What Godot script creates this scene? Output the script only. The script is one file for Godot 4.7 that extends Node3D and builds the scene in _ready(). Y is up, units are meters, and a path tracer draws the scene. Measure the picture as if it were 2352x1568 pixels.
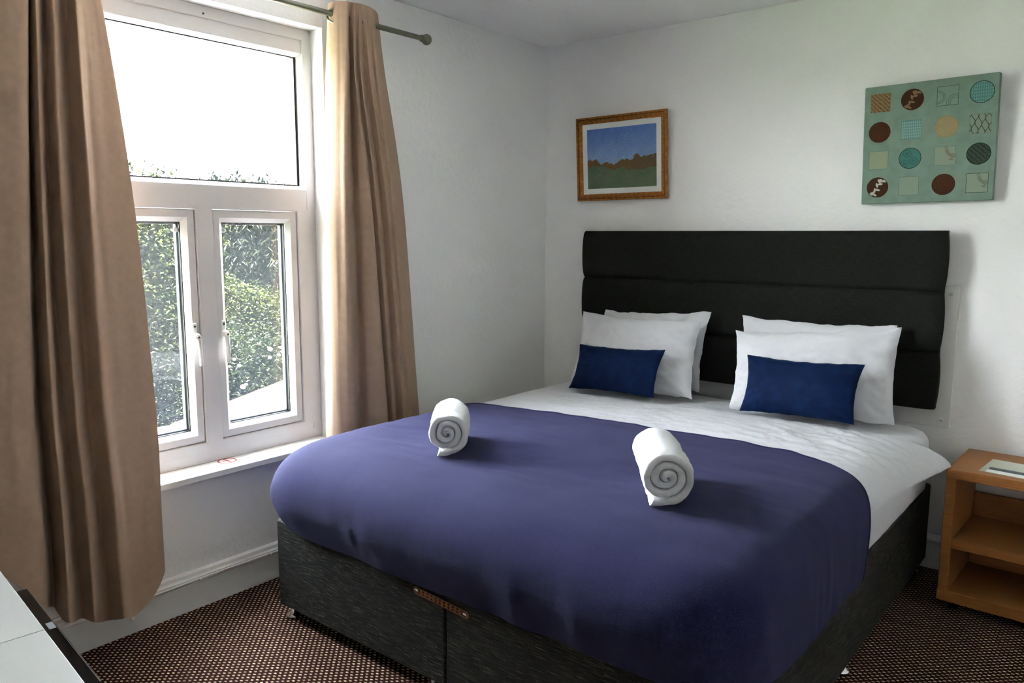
extends Node3D
# A hotel bedroom: window wall on x = 0, headboard wall on z = 0, floor on y = 0, metres.

# ---------------------------------------------------------------- mesh building
class Acc:
	var v := PackedVector3Array()
	var n := PackedVector3Array()
	var uv := PackedVector2Array()
	var idx := PackedInt32Array()
	var xf := Transform3D.IDENTITY

	func flat(pts: Array, inside: Vector3) -> void:
		# a flat convex polygon whose front looks away from the point inside
		var p := []
		for q in pts:
			p.append(xf * q)
		var ins := xf * inside
		var nn := Vector3.ZERO
		var mid := Vector3.ZERO
		for k in p.size():
			var a: Vector3 = p[k]
			var b: Vector3 = p[(k + 1) % p.size()]
			nn += (a - p[0]).cross(b - p[0])
			mid += a
		mid /= p.size()
		if nn.length() < 1e-14:
			return
		nn = nn.normalized()
		if nn.dot(mid - ins) < 0:
			nn = -nn
		var first := v.size()
		var ax := nn.cross(Vector3.UP)
		if ax.length() < 0.3:
			ax = Vector3.RIGHT
		ax = ax.normalized()
		var ay := nn.cross(ax)
		for q in p:
			v.append(q)
			n.append(nn)
			uv.append(Vector2(q.dot(ax), q.dot(ay)))
		for k in range(1, p.size() - 1):
			tri(first, first + k, first + k + 1)

	func tri(a: int, b: int, c: int) -> void:
		# front faces run clockwise
		var g := (v[b] - v[a]).cross(v[c] - v[a])
		if g.dot(n[a] + n[b] + n[c]) > 0:
			idx.append_array(PackedInt32Array([a, c, b]))
		else:
			idx.append_array(PackedInt32Array([a, b, c]))

	func box(lo: Vector3, hi: Vector3, b := 0.002) -> void:
		# a box with chamfered edges
		var c := (lo + hi) * 0.5
		var h := (hi - lo) * 0.5
		b = minf(b, minf(h.x, minf(h.y, h.z)) * 0.9)
		for axis in 3:
			var u := (axis + 1) % 3
			var w := (axis + 2) % 3
			for s in [-1.0, 1.0]:
				var q := []
				for k in [[-1, -1], [1, -1], [1, 1], [-1, 1]]:
					var o := Vector3.ZERO
					o[axis] = s * h[axis]
					o[u] = k[0] * (h[u] - b)
					o[w] = k[1] * (h[w] - b)
					q.append(c + o)
				flat(q, c)
			for s in [-1.0, 1.0]:
				for t in [-1.0, 1.0]:
					var q := []
					for k in [[-1, 0], [1, 0], [1, 1], [-1, 1]]:
						var o := Vector3.ZERO
						o[axis] = k[0] * (h[axis] - b)
						o[u] = s * (h[u] - (b if k[1] == 1 else 0.0))
						o[w] = t * (h[w] - (0.0 if k[1] == 1 else b))
						q.append(c + o)
					flat(q, c)
		for sx in [-1.0, 1.0]:
			for sy in [-1.0, 1.0]:
				for sz in [-1.0, 1.0]:
					flat([c + Vector3(sx * (h.x - b), sy * (h.y - b), sz * h.z), c + Vector3(sx * h.x, sy * (h.y - b), sz * (h.z - b)), c + Vector3(sx * (h.x - b), sy * h.y, sz * (h.z - b))], c)

	func grid(p: PackedVector3Array, nu: int, nv: int, wrap_u := false, flip := false, uvs := PackedVector2Array()) -> void:
		# p[i * nv + j]; normals from the neighbours
		var first := v.size()
		for i in nu:
			for j in nv:
				var iu := (i + 1) % nu if wrap_u else mini(i + 1, nu - 1)
				var id := (i - 1 + nu) % nu if wrap_u else maxi(i - 1, 0)
				var du := p[iu * nv + j] - p[id * nv + j]
				var dv := p[i * nv + mini(j + 1, nv - 1)] - p[i * nv + maxi(j - 1, 0)]
				var nn := du.cross(dv)
				if nn.length() < 1e-12:
					nn = Vector3.UP
				nn = (xf.basis * nn).normalized()
				v.append(xf * p[i * nv + j])
				n.append(-nn if flip else nn)
				uv.append(uvs[i * nv + j] if uvs.size() else Vector2(float(i) / nu, float(j) / nv))
		for i in (nu if wrap_u else nu - 1):
			for j in nv - 1:
				var i2 := (i + 1) % nu
				var a := first + i * nv + j
				var b := first + i2 * nv + j
				tri(a, b, b + 1)
				tri(a, b + 1, a + 1)

	func tube(path: Array, radius, sides := 10, caps := true) -> void:
		var nu := path.size()
		var p := PackedVector3Array()
		var up := Vector3.UP
		for i in nu:
			var t: Vector3 = (path[mini(i + 1, nu - 1)] - path[maxi(i - 1, 0)]).normalized()
			if absf(t.dot(up)) > 0.93:
				up = Vector3(0.3, 0.1, 0.95).normalized()
			var s := t.cross(up).normalized()
			var w := s.cross(t)
			up = w
			var r: float = radius[i] if radius is Array else radius
			for k in sides + 1:
				var a := TAU * k / sides
				p.append(path[i] + (s * cos(a) + w * sin(a)) * r)
		var before := v.size()
		grid(p, nu, sides + 1)
		# turn the normals outwards
		for i in nu:
			for k in sides + 1:
				var q := before + i * (sides + 1) + k
				n[q] = (xf.basis * (p[i * (sides + 1) + k] - path[i])).normalized()
		fix(before)
		if caps:
			for e in [0, nu - 1]:
				var q := []
				for k in sides:
					q.append(p[e * (sides + 1) + k])
				flat(q, path[1] if e == 0 else path[nu - 2])

	func fix(first_vertex: int) -> void:
		for k in range(0, idx.size(), 3):
			if idx[k] >= first_vertex:
				var a := idx[k]
				var b := idx[k + 1]
				var c := idx[k + 2]
				if (v[b] - v[a]).cross(v[c] - v[a]).dot(n[a] + n[b] + n[c]) > 0:
					idx[k + 1] = c
					idx[k + 2] = b

	func lathe(base: Basis, at: Vector3, prof: Array, sides := 20) -> void:
		# prof: Vector2(radius, height along base.y)
		var p := PackedVector3Array()
		for q in prof:
			for k in sides + 1:
				var a := TAU * k / sides
				p.append(at + base * Vector3(q.x * cos(a), q.y, q.x * sin(a)))
		var before := v.size()
		grid(p, prof.size(), sides + 1)
		var mid := at + base * Vector3(0, (prof[0].y + prof[-1].y) * 0.5, 0)
		var s := 0.0
		for q in range(before, v.size()):
			s += n[q].dot(v[q] - xf * mid)
		if s < 0:
			for q in range(before, v.size()):
				n[q] = -n[q]
		fix(before)

	func ball(at: Vector3, r: Vector3, nu := 12, nv := 20) -> void:
		var p := PackedVector3Array()
		for i in nu + 1:
			var a := PI * i / nu
			for k in nv + 1:
				var b := TAU * k / nv
				p.append(at + Vector3(r.x * sin(a) * cos(b), r.y * cos(a), r.z * sin(a) * sin(b)))
		var before := v.size()
		grid(p, nu + 1, nv + 1)
		for q in range(before, v.size()):
			n[q] = (v[q] - xf * at).normalized()
		fix(before)

	func ring(a0: float, a1: float, b0: float, b1: float, prof: Array, place: Callable) -> void:
		# a mitred rectangular frame: prof = Vector2(inset from the outer edge, depth); place(a, b, depth) -> point
		var mid := Vector2.ZERO
		for q in prof:
			mid += q
		mid /= prof.size()
		var corner := func(k: int, q: Vector2) -> Vector3:
			var i := q.x
			match k % 4:
				0: return place.call(a0 + i, b0 + i, q.y)
				1: return place.call(a1 - i, b0 + i, q.y)
				2: return place.call(a1 - i, b1 - i, q.y)
				_: return place.call(a0 + i, b1 - i, q.y)
		for k in 4:
			for m in prof.size():
				var q0: Vector2 = prof[m]
				var q1: Vector2 = prof[(m + 1) % prof.size()]
				var p0: Vector3 = corner.call(k, q0)
				var p1: Vector3 = corner.call(k + 1, q0)
				var p2: Vector3 = corner.call(k + 1, q1)
				var p3: Vector3 = corner.call(k, q1)
				var c: Vector3 = (corner.call(k, mid) + corner.call(k + 1, mid)) * 0.5
				flat([p0, p1, p2, p3], c)

	func prism(poly: Array, path0: Vector3, path1: Vector3, place: Callable) -> void:
		# poly of Vector2 swept from path0 to path1; place(Vector2) -> offset
		var c2 := Vector2.ZERO
		for q in poly:
			c2 += q
		c2 /= poly.size()
		var o: Vector3 = place.call(c2)
		for k in poly.size():
			var a: Vector3 = place.call(poly[k])
			var b: Vector3 = place.call(poly[(k + 1) % poly.size()])
			flat([path0 + a, path0 + b, path1 + b, path1 + a], (path0 + path1) * 0.5 + o)
		var e0 := []
		var e1 := []
		for q in poly:
			e0.append(path0 + place.call(q))
			e1.append(path1 + place.call(q))
		flat(e0, path1 + o)
		flat(e1, path0 + o)

	func mesh(origin: Vector3, m: Material) -> ArrayMesh:
		var w := PackedVector3Array()
		w.resize(v.size())
		for k in v.size():
			w[k] = v[k] - origin
		var arr := []
		arr.resize(Mesh.ARRAY_MAX)
		arr[Mesh.ARRAY_VERTEX] = w
		arr[Mesh.ARRAY_NORMAL] = n
		arr[Mesh.ARRAY_TEX_UV] = uv
		arr[Mesh.ARRAY_INDEX] = idx
		var me := ArrayMesh.new()
		me.add_surface_from_arrays(Mesh.PRIMITIVE_TRIANGLES, arr)
		me.surface_set_material(0, m)
		return me


var M := {}
var used := {}
var origins := {}

func numbered(called: String) -> String:
	var k: int = used.get(called, 0)
	used[called] = k + 1
	return called if k == 0 else "%s_%03d" % [called, k]

func tag(o: Node, label: String, category: String, group := "", kind := "") -> void:
	o.set_meta("label", label)
	if category: o.set_meta("category", category)
	if group: o.set_meta("group", group)
	if kind: o.set_meta("kind", kind)

func thing(called: String, at: Vector3, label: String, category: String, group := "") -> Node3D:
	var o := Node3D.new()
	o.name = numbered(called)
	add_child(o)
	o.position = at
	origins[o] = at
	tag(o, label, category, group)
	return o

func part(called: String, a: Acc, m: Material, parent: Node3D, label := "") -> MeshInstance3D:
	# vertices of a are in the world's axes
	var o := MeshInstance3D.new()
	o.name = called
	o.mesh = a.mesh(origins[parent], m)
	parent.add_child(o, true)
	origins[o] = origins[parent]
	if label: o.set_meta("label", label)
	return o

func single(called: String, a: Acc, m: Material, at: Vector3, label: String, category: String, group := "", kind := "") -> MeshInstance3D:
	var o := MeshInstance3D.new()
	o.name = numbered(called)
	o.mesh = a.mesh(at, m)
	add_child(o)
	o.position = at
	origins[o] = at
	tag(o, label, category, group, kind)
	return o

func structure(called: String, a: Acc, m: Material, label: String, category: String) -> MeshInstance3D:
	return single(called, a, m, Vector3.ZERO, label, category, "", "structure")

# ---------------------------------------------------------------- curves and noise
func noise(sd: int, freq: float, oct := 3) -> FastNoiseLite:
	var f := FastNoiseLite.new()
	f.seed = sd
	f.noise_type = FastNoiseLite.TYPE_SIMPLEX_SMOOTH
	f.frequency = freq
	f.fractal_octaves = oct
	return f

func cat(p0, p1, p2, p3, t: float):
	return 0.5 * (2.0 * p1 + (p2 - p0) * t + (2.0 * p0 - 5.0 * p1 + 4.0 * p2 - p3) * t * t + (3.0 * p1 - p0 - 3.0 * p2 + p3) * t * t * t)

func along(pts: Array, t: float):
	# Catmull-Rom through pts, t in 0..1
	var f := clampf(t, 0.0, 1.0) * (pts.size() - 1)
	var k := mini(int(f), pts.size() - 2)
	return cat(pts[maxi(k - 1, 0)], pts[k], pts[k + 1], pts[mini(k + 2, pts.size() - 1)], f - k)

func keyed(keys: Array, a: float) -> float:
	# keys: Vector2(at, value), smooth between
	if a <= keys[0].x: return keys[0].y
	for k in keys.size() - 1:
		if a <= keys[k + 1].x:
			var t: float = (a - keys[k].x) / (keys[k + 1].x - keys[k].x)
			return cat(keys[maxi(k - 1, 0)].y, keys[k].y, keys[k + 1].y, keys[mini(k + 2, keys.size() - 1)].y, t)
	return keys[-1].y

# ---------------------------------------------------------------- materials
func grey(sd: int, w: int, h: int, freq: float, oct := 3) -> Image:
	var im := noise(sd, freq, oct).get_seamless_image(w, h)
	im.convert(Image.FORMAT_L8)
	return im

func tex(im: Image) -> ImageTexture:
	return ImageTexture.create_from_image(im)

func mat(called: String, c: Color, rough := 0.8, metal := 0.0) -> StandardMaterial3D:
	var m := StandardMaterial3D.new()
	m.resource_name = called
	m.albedo_color = c
	m.roughness = rough
	m.metallic = metal
	m.metallic_specular = 0.4
	M[called] = m
	return m

func bumped(m: StandardMaterial3D, im: Image, cm: float, scale: float, world := true) -> void:
	m.heightmap_enabled = true
	m.heightmap_texture = tex(im)
	m.heightmap_scale = cm
	m.uv1_triplanar = world
	m.uv1_world_triplanar = world
	m.uv1_scale = Vector3.ONE * scale

func two_tone(sd: int, size: int, freq: float, a: Color, b: Color, stretch := Vector2i(1, 1), fine := 0.0) -> Image:
	# a mottle between two colours; stretch > 1 draws it out into streaks
	var im := grey(sd, size / stretch.x, size / stretch.y, freq, 4)
	im.resize(size, size, Image.INTERPOLATE_BILINEAR)
	var f := grey(sd + 7, size, size, 0.35, 1)
	var out := Image.create(size, size, false, Image.FORMAT_RGB8)
	for y in size:
		for x in size:
			var t := clampf((im.get_pixel(x, y).r - 0.5) * 1.6 + 0.5 + (f.get_pixel(x, y).r - 0.5) * fine, 0.0, 1.0)
			out.set_pixel(x, y, a.lerp(b, t))
	return out

func weave(sd: int, dark: Color, light: Color, size := 512) -> Image:
	# slubbed cloth: long horizontal threads crossed by fainter upright ones
	var h := grey(sd, 20, size, 0.30, 2)
	h.resize(size, size, Image.INTERPOLATE_BILINEAR)
	var h2 := grey(sd + 1, 36, size, 0.42, 1)
	h2.resize(size, size, Image.INTERPOLATE_BILINEAR)
	var u := grey(sd + 2, size, 48, 0.4, 1)
	u.resize(size, size, Image.INTERPOLATE_BILINEAR)
	var out := Image.create(size, size, false, Image.FORMAT_RGB8)
	for y in size:
		for x in size:
			var t := h.get_pixel(x, y).r * 0.55 + h2.get_pixel(x, y).r * 0.35 + u.get_pixel(x, y).r * 0.16 - 0.03
			t = clampf((t - 0.5) * 2.0 + 0.4, 0.0, 1.0)
			out.set_pixel(x, y, dark.lerp(light, t * t))
	return out

func carpet_images() -> Array:
	# loops of pale yarn in staggered rows on dark red-brown pile, 8 x 8 pitches to the tile
	var size := 512
	var pitch := size / 8
	var col := Image.create(size, size, false, Image.FORMAT_RGB8)
	var hgt := Image.create(size, size, false, Image.FORMAT_L8)
	var nz := grey(3, size, size, 0.06, 3)
	var nf := grey(4, size, size, 0.3, 2)
	var rng := RandomNumberGenerator.new()
	rng.seed = 5
	var bright := []
	for k in 128:
		bright.append(rng.randf_range(0.75, 1.0))
	for y in size:
		for x in size:
			var row := int(y / (pitch / 2))
			var xx := x + (pitch / 2 if row % 2 == 1 else 0)
			var cell := int(xx / pitch) % 8
			var dx := (fposmod(xx, pitch) / pitch - 0.5) * 2.0
			var dy := (fposmod(y, pitch / 2) / (pitch / 2.0) - 0.5) * 2.0
			var wob: float = (nz.get_pixel(x, y).r - 0.5) * 0.5
			var d := sqrt(pow((dx + dy * 0.12) / 0.60, 2.0) + pow(dy / 0.82, 2.0)) + wob
			var t := 1.0 - smoothstep(0.55, 0.92, d)
			var f := nf.get_pixel(x, y).r
			var ground := Color(0.14, 0.065, 0.06).lerp(Color(0.27, 0.155, 0.135), f)
			var yarn: Color = Color(0.93, 0.83, 0.68) * float(bright[(row * 8 + cell) % 128]) * (0.8 + 0.3 * f)
			col.set_pixel(x, y, ground.lerp(yarn, t))
			hgt.set_pixel(x, y, Color.WHITE * clampf(0.25 + 0.6 * (1.0 - clampf(d, 0.0, 1.0)) + 0.25 * (f - 0.5), 0.0, 1.0))
	return [col, hgt]

func wood_image(sd: int, dark: Color, light: Color, size := 512) -> Image:
	var a := grey(sd, 24, size, 0.12, 3)
	a.resize(size, size, Image.INTERPOLATE_CUBIC)
	var b := grey(sd + 1, 40, size, 0.5, 1)
	b.resize(size, size, Image.INTERPOLATE_BILINEAR)
	var out := Image.create(size, size, false, Image.FORMAT_RGB8)
	for y in size:
		for x in size:
			var t := clampf(0.15 + a.get_pixel(x, y).r * 0.6 + b.get_pixel(x, y).r * 0.3, 0.0, 1.0)
			out.set_pixel(x, y, dark.lerp(light, t))
	return out

func make_materials() -> void:
	var m := mat("wall paint", Color(0.935, 0.933, 0.928), 0.75)
	bumped(m, grey(11, 512, 512, 0.03, 4), 0.12, 1.6)
	m = mat("ceiling paint", Color(0.955, 0.953, 0.95), 0.85)
	bumped(m, grey(12, 256, 256, 0.05, 3), 0.1, 1.6)
	mat("gloss paint", Color(0.90, 0.895, 0.88), 0.35)
	mat("sill paint", Color(0.93, 0.925, 0.91), 0.4)
	m = mat("window plastic", Color(0.80, 0.785, 0.78), 0.3)
	mat("gasket", Color(0.05, 0.055, 0.06), 0.5)
	mat("spacer", Color(0.13, 0.15, 0.17), 0.5)
	mat("handle plastic", Color(0.90, 0.90, 0.89), 0.3)
	mat("screw", Color(0.32, 0.31, 0.30), 0.35, 0.8)
	m = mat("pane glass", Color(0.92, 0.97, 1.0, 0.04), 0.0)
	m.transparency = BaseMaterial3D.TRANSPARENCY_ALPHA
	m.metallic_specular = 0.5
	var ci := carpet_images()
	m = mat("carpet", Color.WHITE, 0.95)
	m.albedo_texture = tex(ci[0])
	bumped(m, ci[1], 0.3, 1.0 / 0.19)
	m.metallic_specular = 0.15
	m = mat("base cloth", Color.WHITE, 0.75)
	var wv := weave(21, Color(0.05, 0.05, 0.043), Color(0.50, 0.49, 0.435))
	m.albedo_texture = tex(wv)
	bumped(m, wv, 0.10, 1.7)
	m = mat("headboard cloth", Color.WHITE, 0.9)
	wv = weave(25, Color(0.10, 0.103, 0.094), Color(0.225, 0.225, 0.205))
	m.albedo_texture = tex(wv)
	bumped(m, wv, 0.05, 4.0)
	m.metallic_specular = 0.2
	m = mat("fleece", Color(0.15, 0.15, 0.295), 0.9)
	m.albedo_texture = tex(two_tone(31, 512, 0.08, Color(0.80, 0.80, 0.84), Color(1.0, 1.0, 1.0), Vector2i(1, 1), 0.6))
	bumped(m, grey(32, 512, 512, 0.10, 3), 0.18, 9.0)
	m.metallic_specular = 0.25
	m.rim_enabled = true
	m.rim = 0.9
	m.rim_tint = 0.62
	m = mat("cotton", Color(0.82, 0.82, 0.835), 0.8)
	bumped(m, grey(41, 512, 512, 0.02, 4), 0.25, 1.5)
	m.metallic_specular = 0.25
	m = mat("terry", Color(0.93, 0.93, 0.93), 0.95)
	bumped(m, grey(43, 512, 512, 0.14, 3), 0.5, 7.0)
	m.metallic_specular = 0.1
	m = mat("cushion velvet", Color(0.04, 0.13, 0.275), 0.7)
	m.albedo_texture = tex(two_tone(45, 256, 0.008, Color(0.70, 0.72, 0.76), Color(1.0, 1.0, 1.0), Vector2i(1, 1), 0.1))
	bumped(m, grey(46, 256, 256, 0.4, 2), 0.01, 5.0)
	m.rim_enabled = true
	m.rim = 0.4
	m.rim_tint = 0.8
	m.metallic_specular = 0.2
	m = mat("curtain cloth", Color(0.69, 0.585, 0.50), 0.85)
	m.albedo_texture = tex(two_tone(51, 512, 0.012, Color(0.96, 0.96, 0.96), Color(1.0, 1.0, 1.0), Vector2i(1, 1), 0.3))
	bumped(m, grey(52, 256, 256, 0.4, 2), 0.006, 5.0)
	m.rim_enabled = true
	m.rim = 0.35
	m.rim_tint = 0.5
	m.metallic_specular = 0.2
	m.backlight_enabled = true
	m.backlight = Color(0.05, 0.035, 0.022)
	m = mat("steel", Color(0.52, 0.52, 0.46), 0.32, 0.9)
	mat("chrome", Color(0.85, 0.85, 0.85), 0.08, 1.0)
	m = mat("copper", Color(0.60, 0.42, 0.33), 0.35, 0.9)
	m = mat("nightstand wood", Color.WHITE, 0.45)
	m.albedo_texture = tex(wood_image(61, Color(0.52, 0.32, 0.15), Color(0.66, 0.45, 0.25)))
	m.uv1_triplanar = true
	m.uv1_scale = Vector3.ONE * 2.2
	m = mat("gilt wood", Color.WHITE, 0.35, 0.35)
	m.albedo_texture = tex(two_tone(63, 256, 0.03, Color(0.50, 0.29, 0.09), Color(0.72, 0.49, 0.20), Vector2i(1, 1), 0.3))
	m.uv1_triplanar = true
	m.uv1_scale = Vector3.ONE * 6.0
	mat("gilt dark", Color(0.34, 0.17, 0.05), 0.5, 0.2)
	mat("mount card", Color(0.90, 0.91, 0.90), 0.8)
	mat("desk laminate", Color(0.80, 0.805, 0.785), 0.35)
	mat("black gloss", Color(0.03, 0.03, 0.035), 0.12)
	mat("panel paint", Color(0.88, 0.88, 0.865), 0.6)
	mat("red print", Color(0.72, 0.13, 0.16), 0.5)
	mat("grey print", Color(0.45, 0.47, 0.47), 0.5)
	mat("sticker film", Color(0.95, 0.95, 0.94), 0.3)
	mat("paper", Color(0.93, 0.94, 0.92), 0.4)
	mat("sheet tint", Color(0.80, 0.82, 0.74), 0.25)
	mat("teal print", Color(0.13, 0.22, 0.21), 0.4)
	# outdoors
	m = mat("slate", Color(0.66, 0.655, 0.65), 0.6)
	mat("terracotta", Color(0.42, 0.19, 0.14), 0.9)
	mat("brick", Color(0.62, 0.36, 0.30), 0.9)
	mat("mortar", Color(0.66, 0.62, 0.57), 0.95)
	mat("lead", Color(0.20, 0.22, 0.24), 0.5)
	mat("grass", Color(0.20, 0.28, 0.10), 0.95)
	mat("bark", Color(0.24, 0.19, 0.15), 0.95)
	m = mat("leaf", Color.WHITE, 0.6)
	m.vertex_color_use_as_albedo = true
	m.backlight_enabled = true
	m.backlight = Color(0.02, 0.03, 0.01)
	mat("petal", Color(0.92, 0.90, 0.84), 0.7)

# ---------------------------------------------------------------- the scene
func _ready() -> void:
	var cam := Camera3D.new()
	cam.name = "camera"
	cam.transform = Transform3D(Basis(Vector3(0.77351, 0.00269, -0.633779), Vector3(-0.08801, 0.990758, -0.103209), Vector3(0.627644, 0.135612, 0.766598)), Vector3(2.7705, 1.44, 3.68995))
	cam.fov = 47.3058
	cam.near = 0.05
	cam.far = 200.0
	add_child(cam)
	cam.current = true

	var env := Environment.new()
	var sky_mat := ProceduralSkyMaterial.new()
	sky_mat.sky_top_color = Color(0.90, 0.95, 1.0)
	sky_mat.sky_horizon_color = Color(0.98, 0.99, 1.0)
	sky_mat.sky_curve = 0.25
	sky_mat.sky_energy_multiplier = 1.0
	sky_mat.ground_horizon_color = Color(0.80, 0.82, 0.80)
	sky_mat.ground_bottom_color = Color(0.30, 0.32, 0.26)
	sky_mat.energy_multiplier = 6.4
	var sky := Sky.new()
	sky.sky_material = sky_mat
	env.background_mode = Environment.BG_SKY
	env.sky = sky
	env.tonemap_mode = Environment.TONE_MAPPER_LINEAR
	env.tonemap_exposure = 10.9
	env.sdfgi_enabled = true
	env.ssao_enabled = true
	env.ssil_enabled = true
	var we := WorldEnvironment.new()
	we.name = "environment"
	we.environment = env
	add_child(we)

	# hazy sun behind the house: it lights the garden, not the room
	var sun := DirectionalLight3D.new()
	sun.name = "sun"
	sun.light_color = Color(1.0, 0.97, 0.93)
	sun.light_energy = 13.5
	sun.light_angular_distance = 2.0
	sun.shadow_enabled = true
	sun.sky_mode = DirectionalLight3D.SKY_MODE_LIGHT_ONLY
	add_child(sun)
	sun.look_at_from_position(Vector3(6, 9, 4), Vector3.ZERO)

	make_materials()
	room()
	window()
	curtains()
	bed()
	bedding()
	pillows()
	towels()
	wall_things()
	nightstand()
	desk()
	outside()

# ---------------------------------------------------------------- room shell
const OZ0 := 1.565   # window opening
const OZ1 := 2.611
const OY0 := 0.515
const OY1 := 2.292
const CEIL := 2.492
const RX := 3.8
const RZ := 4.7

func room() -> void:
	var a := Acc.new()
	a.box(Vector3(-0.2, -0.2, -0.2), Vector3(RX + 0.2, 0.0, RZ + 0.2), 0.001)
	structure("floor", a, M["carpet"], "dark red-brown carpet flecked with rows of pale dots", "carpet")
	a = Acc.new()
	a.box(Vector3(-0.2, CEIL, -0.2), Vector3(RX + 0.2, CEIL + 0.2, RZ + 0.2), 0.001)
	structure("ceiling", a, M["ceiling paint"], "plain white ceiling above the bedroom", "ceiling")
	# window wall: four blocks round the opening, inner leaf only
	a = Acc.new()
	a.box(Vector3(-0.16, 0, -0.2), Vector3(0, CEIL, OZ0), 0.0015)
	a.box(Vector3(-0.16, 0, OZ1), Vector3(0, CEIL, RZ + 0.2), 0.0015)
	a.box(Vector3(-0.16, 0, OZ0), Vector3(0, OY0, OZ1), 0.0)
	a.box(Vector3(-0.16, OY1, OZ0), Vector3(0, CEIL, OZ1), 0.0)
	var wl := structure("wall_left", a, M["wall paint"], "white painted wall that holds the window", "wall")
	# outer brick leaf: mortar core with the bricks of the visible reveal built one by one
	a = Acc.new()
	a.box(Vector3(-0.27, -3.2, -0.2), Vector3(-0.161, CEIL + 0.4, OZ0 - 0.006), 0.001)
	a.box(Vector3(-0.27, -3.2, OZ1 + 0.006), Vector3(-0.161, CEIL + 0.4, RZ + 0.2), 0.001)
	a.box(Vector3(-0.27, -3.2, OZ0 - 0.006), Vector3(-0.161, OY0 - 0.03, OZ1 + 0.006), 0.001)
	a.box(Vector3(-0.27, OY1, OZ0 - 0.006), Vector3(-0.161, CEIL + 0.4, OZ1 + 0.006), 0.001)
	part("outer_leaf", a, M["mortar"], wl)
	for k in 24:
		var b := Acc.new()
		var y := OY0 + 0.0 + k * 0.075
		if y + 0.065 > OY1: break
		b.box(Vector3(-0.274, y, OZ0 - (0.215 if k % 2 == 0 else 0.10)), Vector3(-0.165, y + 0.065, OZ0 + 0.001), 0.003)
		part("brick", b, M["brick"], wl)
	a = Acc.new()
	a.box(Vector3(-0.2, 0, -0.2), Vector3(RX + 0.2, CEIL, 0.0), 0.0015)
	structure("wall_back", a, M["wall paint"], "white painted wall behind the headboard", "wall")
	a = Acc.new()
	a.box(Vector3(RX, 0, -0.2), Vector3(RX + 0.2, CEIL, RZ + 0.2), 0.0015)
	structure("wall_right", a, M["wall paint"], "white painted wall facing the window", "wall")
	a = Acc.new()
	a.box(Vector3(-0.2, 0, RZ), Vector3(RX + 0.2, CEIL, RZ + 0.2), 0.0015)
	structure("wall_front", a, M["wall paint"], "white painted wall facing the headboard", "wall")
	# moulded skirting boards
	var sk := [Vector2(0, 0), Vector2(0.018, 0), Vector2(0.018, 0.108), Vector2(0.024, 0.113), Vector2(0.025, 0.128), Vector2(0.017, 0.134), Vector2(0.014, 0.146), Vector2(0.006, 0.152), Vector2(0, 0.152)]
	a = Acc.new()
	a.prism(sk, Vector3(0, 0, 0.0), Vector3(0, 0, RZ), func(q): return Vector3(q.x, q.y, 0))
	var bl := structure("baseboard_left", a, M["gloss paint"], "white moulded skirting board under the window", "skirting board")
	# painted-over cable clipped along the skirting moulding
	var path := []
	var nz := noise(71, 1.3, 2)
	for k in 60:
		var z := 0.05 + k * 0.085
		path.append(Vector3(0.0285, 0.121 + nz.get_noise_1d(z) * 0.003, z))
	a = Acc.new()
	a.tube(path, 0.0036, 8)
	part("cable", a, M["gloss paint"], bl, "painted-over cable along the skirting moulding")
	for z in [1.30, 1.93, 2.24, 2.55, 3.1]:
		a = Acc.new()
		a.ball(Vector3(0.0305, 0.1195, z), Vector3(0.006, 0.008, 0.006), 6, 10)
		part("cable_clip", a, M["gloss paint"], bl)
	a = Acc.new()
	a.ball(Vector3(0.018, 0.055, 2.50), Vector3(0.006, 0.008, 0.008), 6, 10)
	part("cable_clip", a, M["gloss paint"], bl)
	a = Acc.new()
	a.prism(sk, Vector3(0.0, 0, 0), Vector3(RX, 0, 0), func(q): return Vector3(0, q.y, q.x))
	structure("baseboard_back", a, M["gloss paint"], "white moulded skirting board behind the bed", "skirting board")

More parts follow.
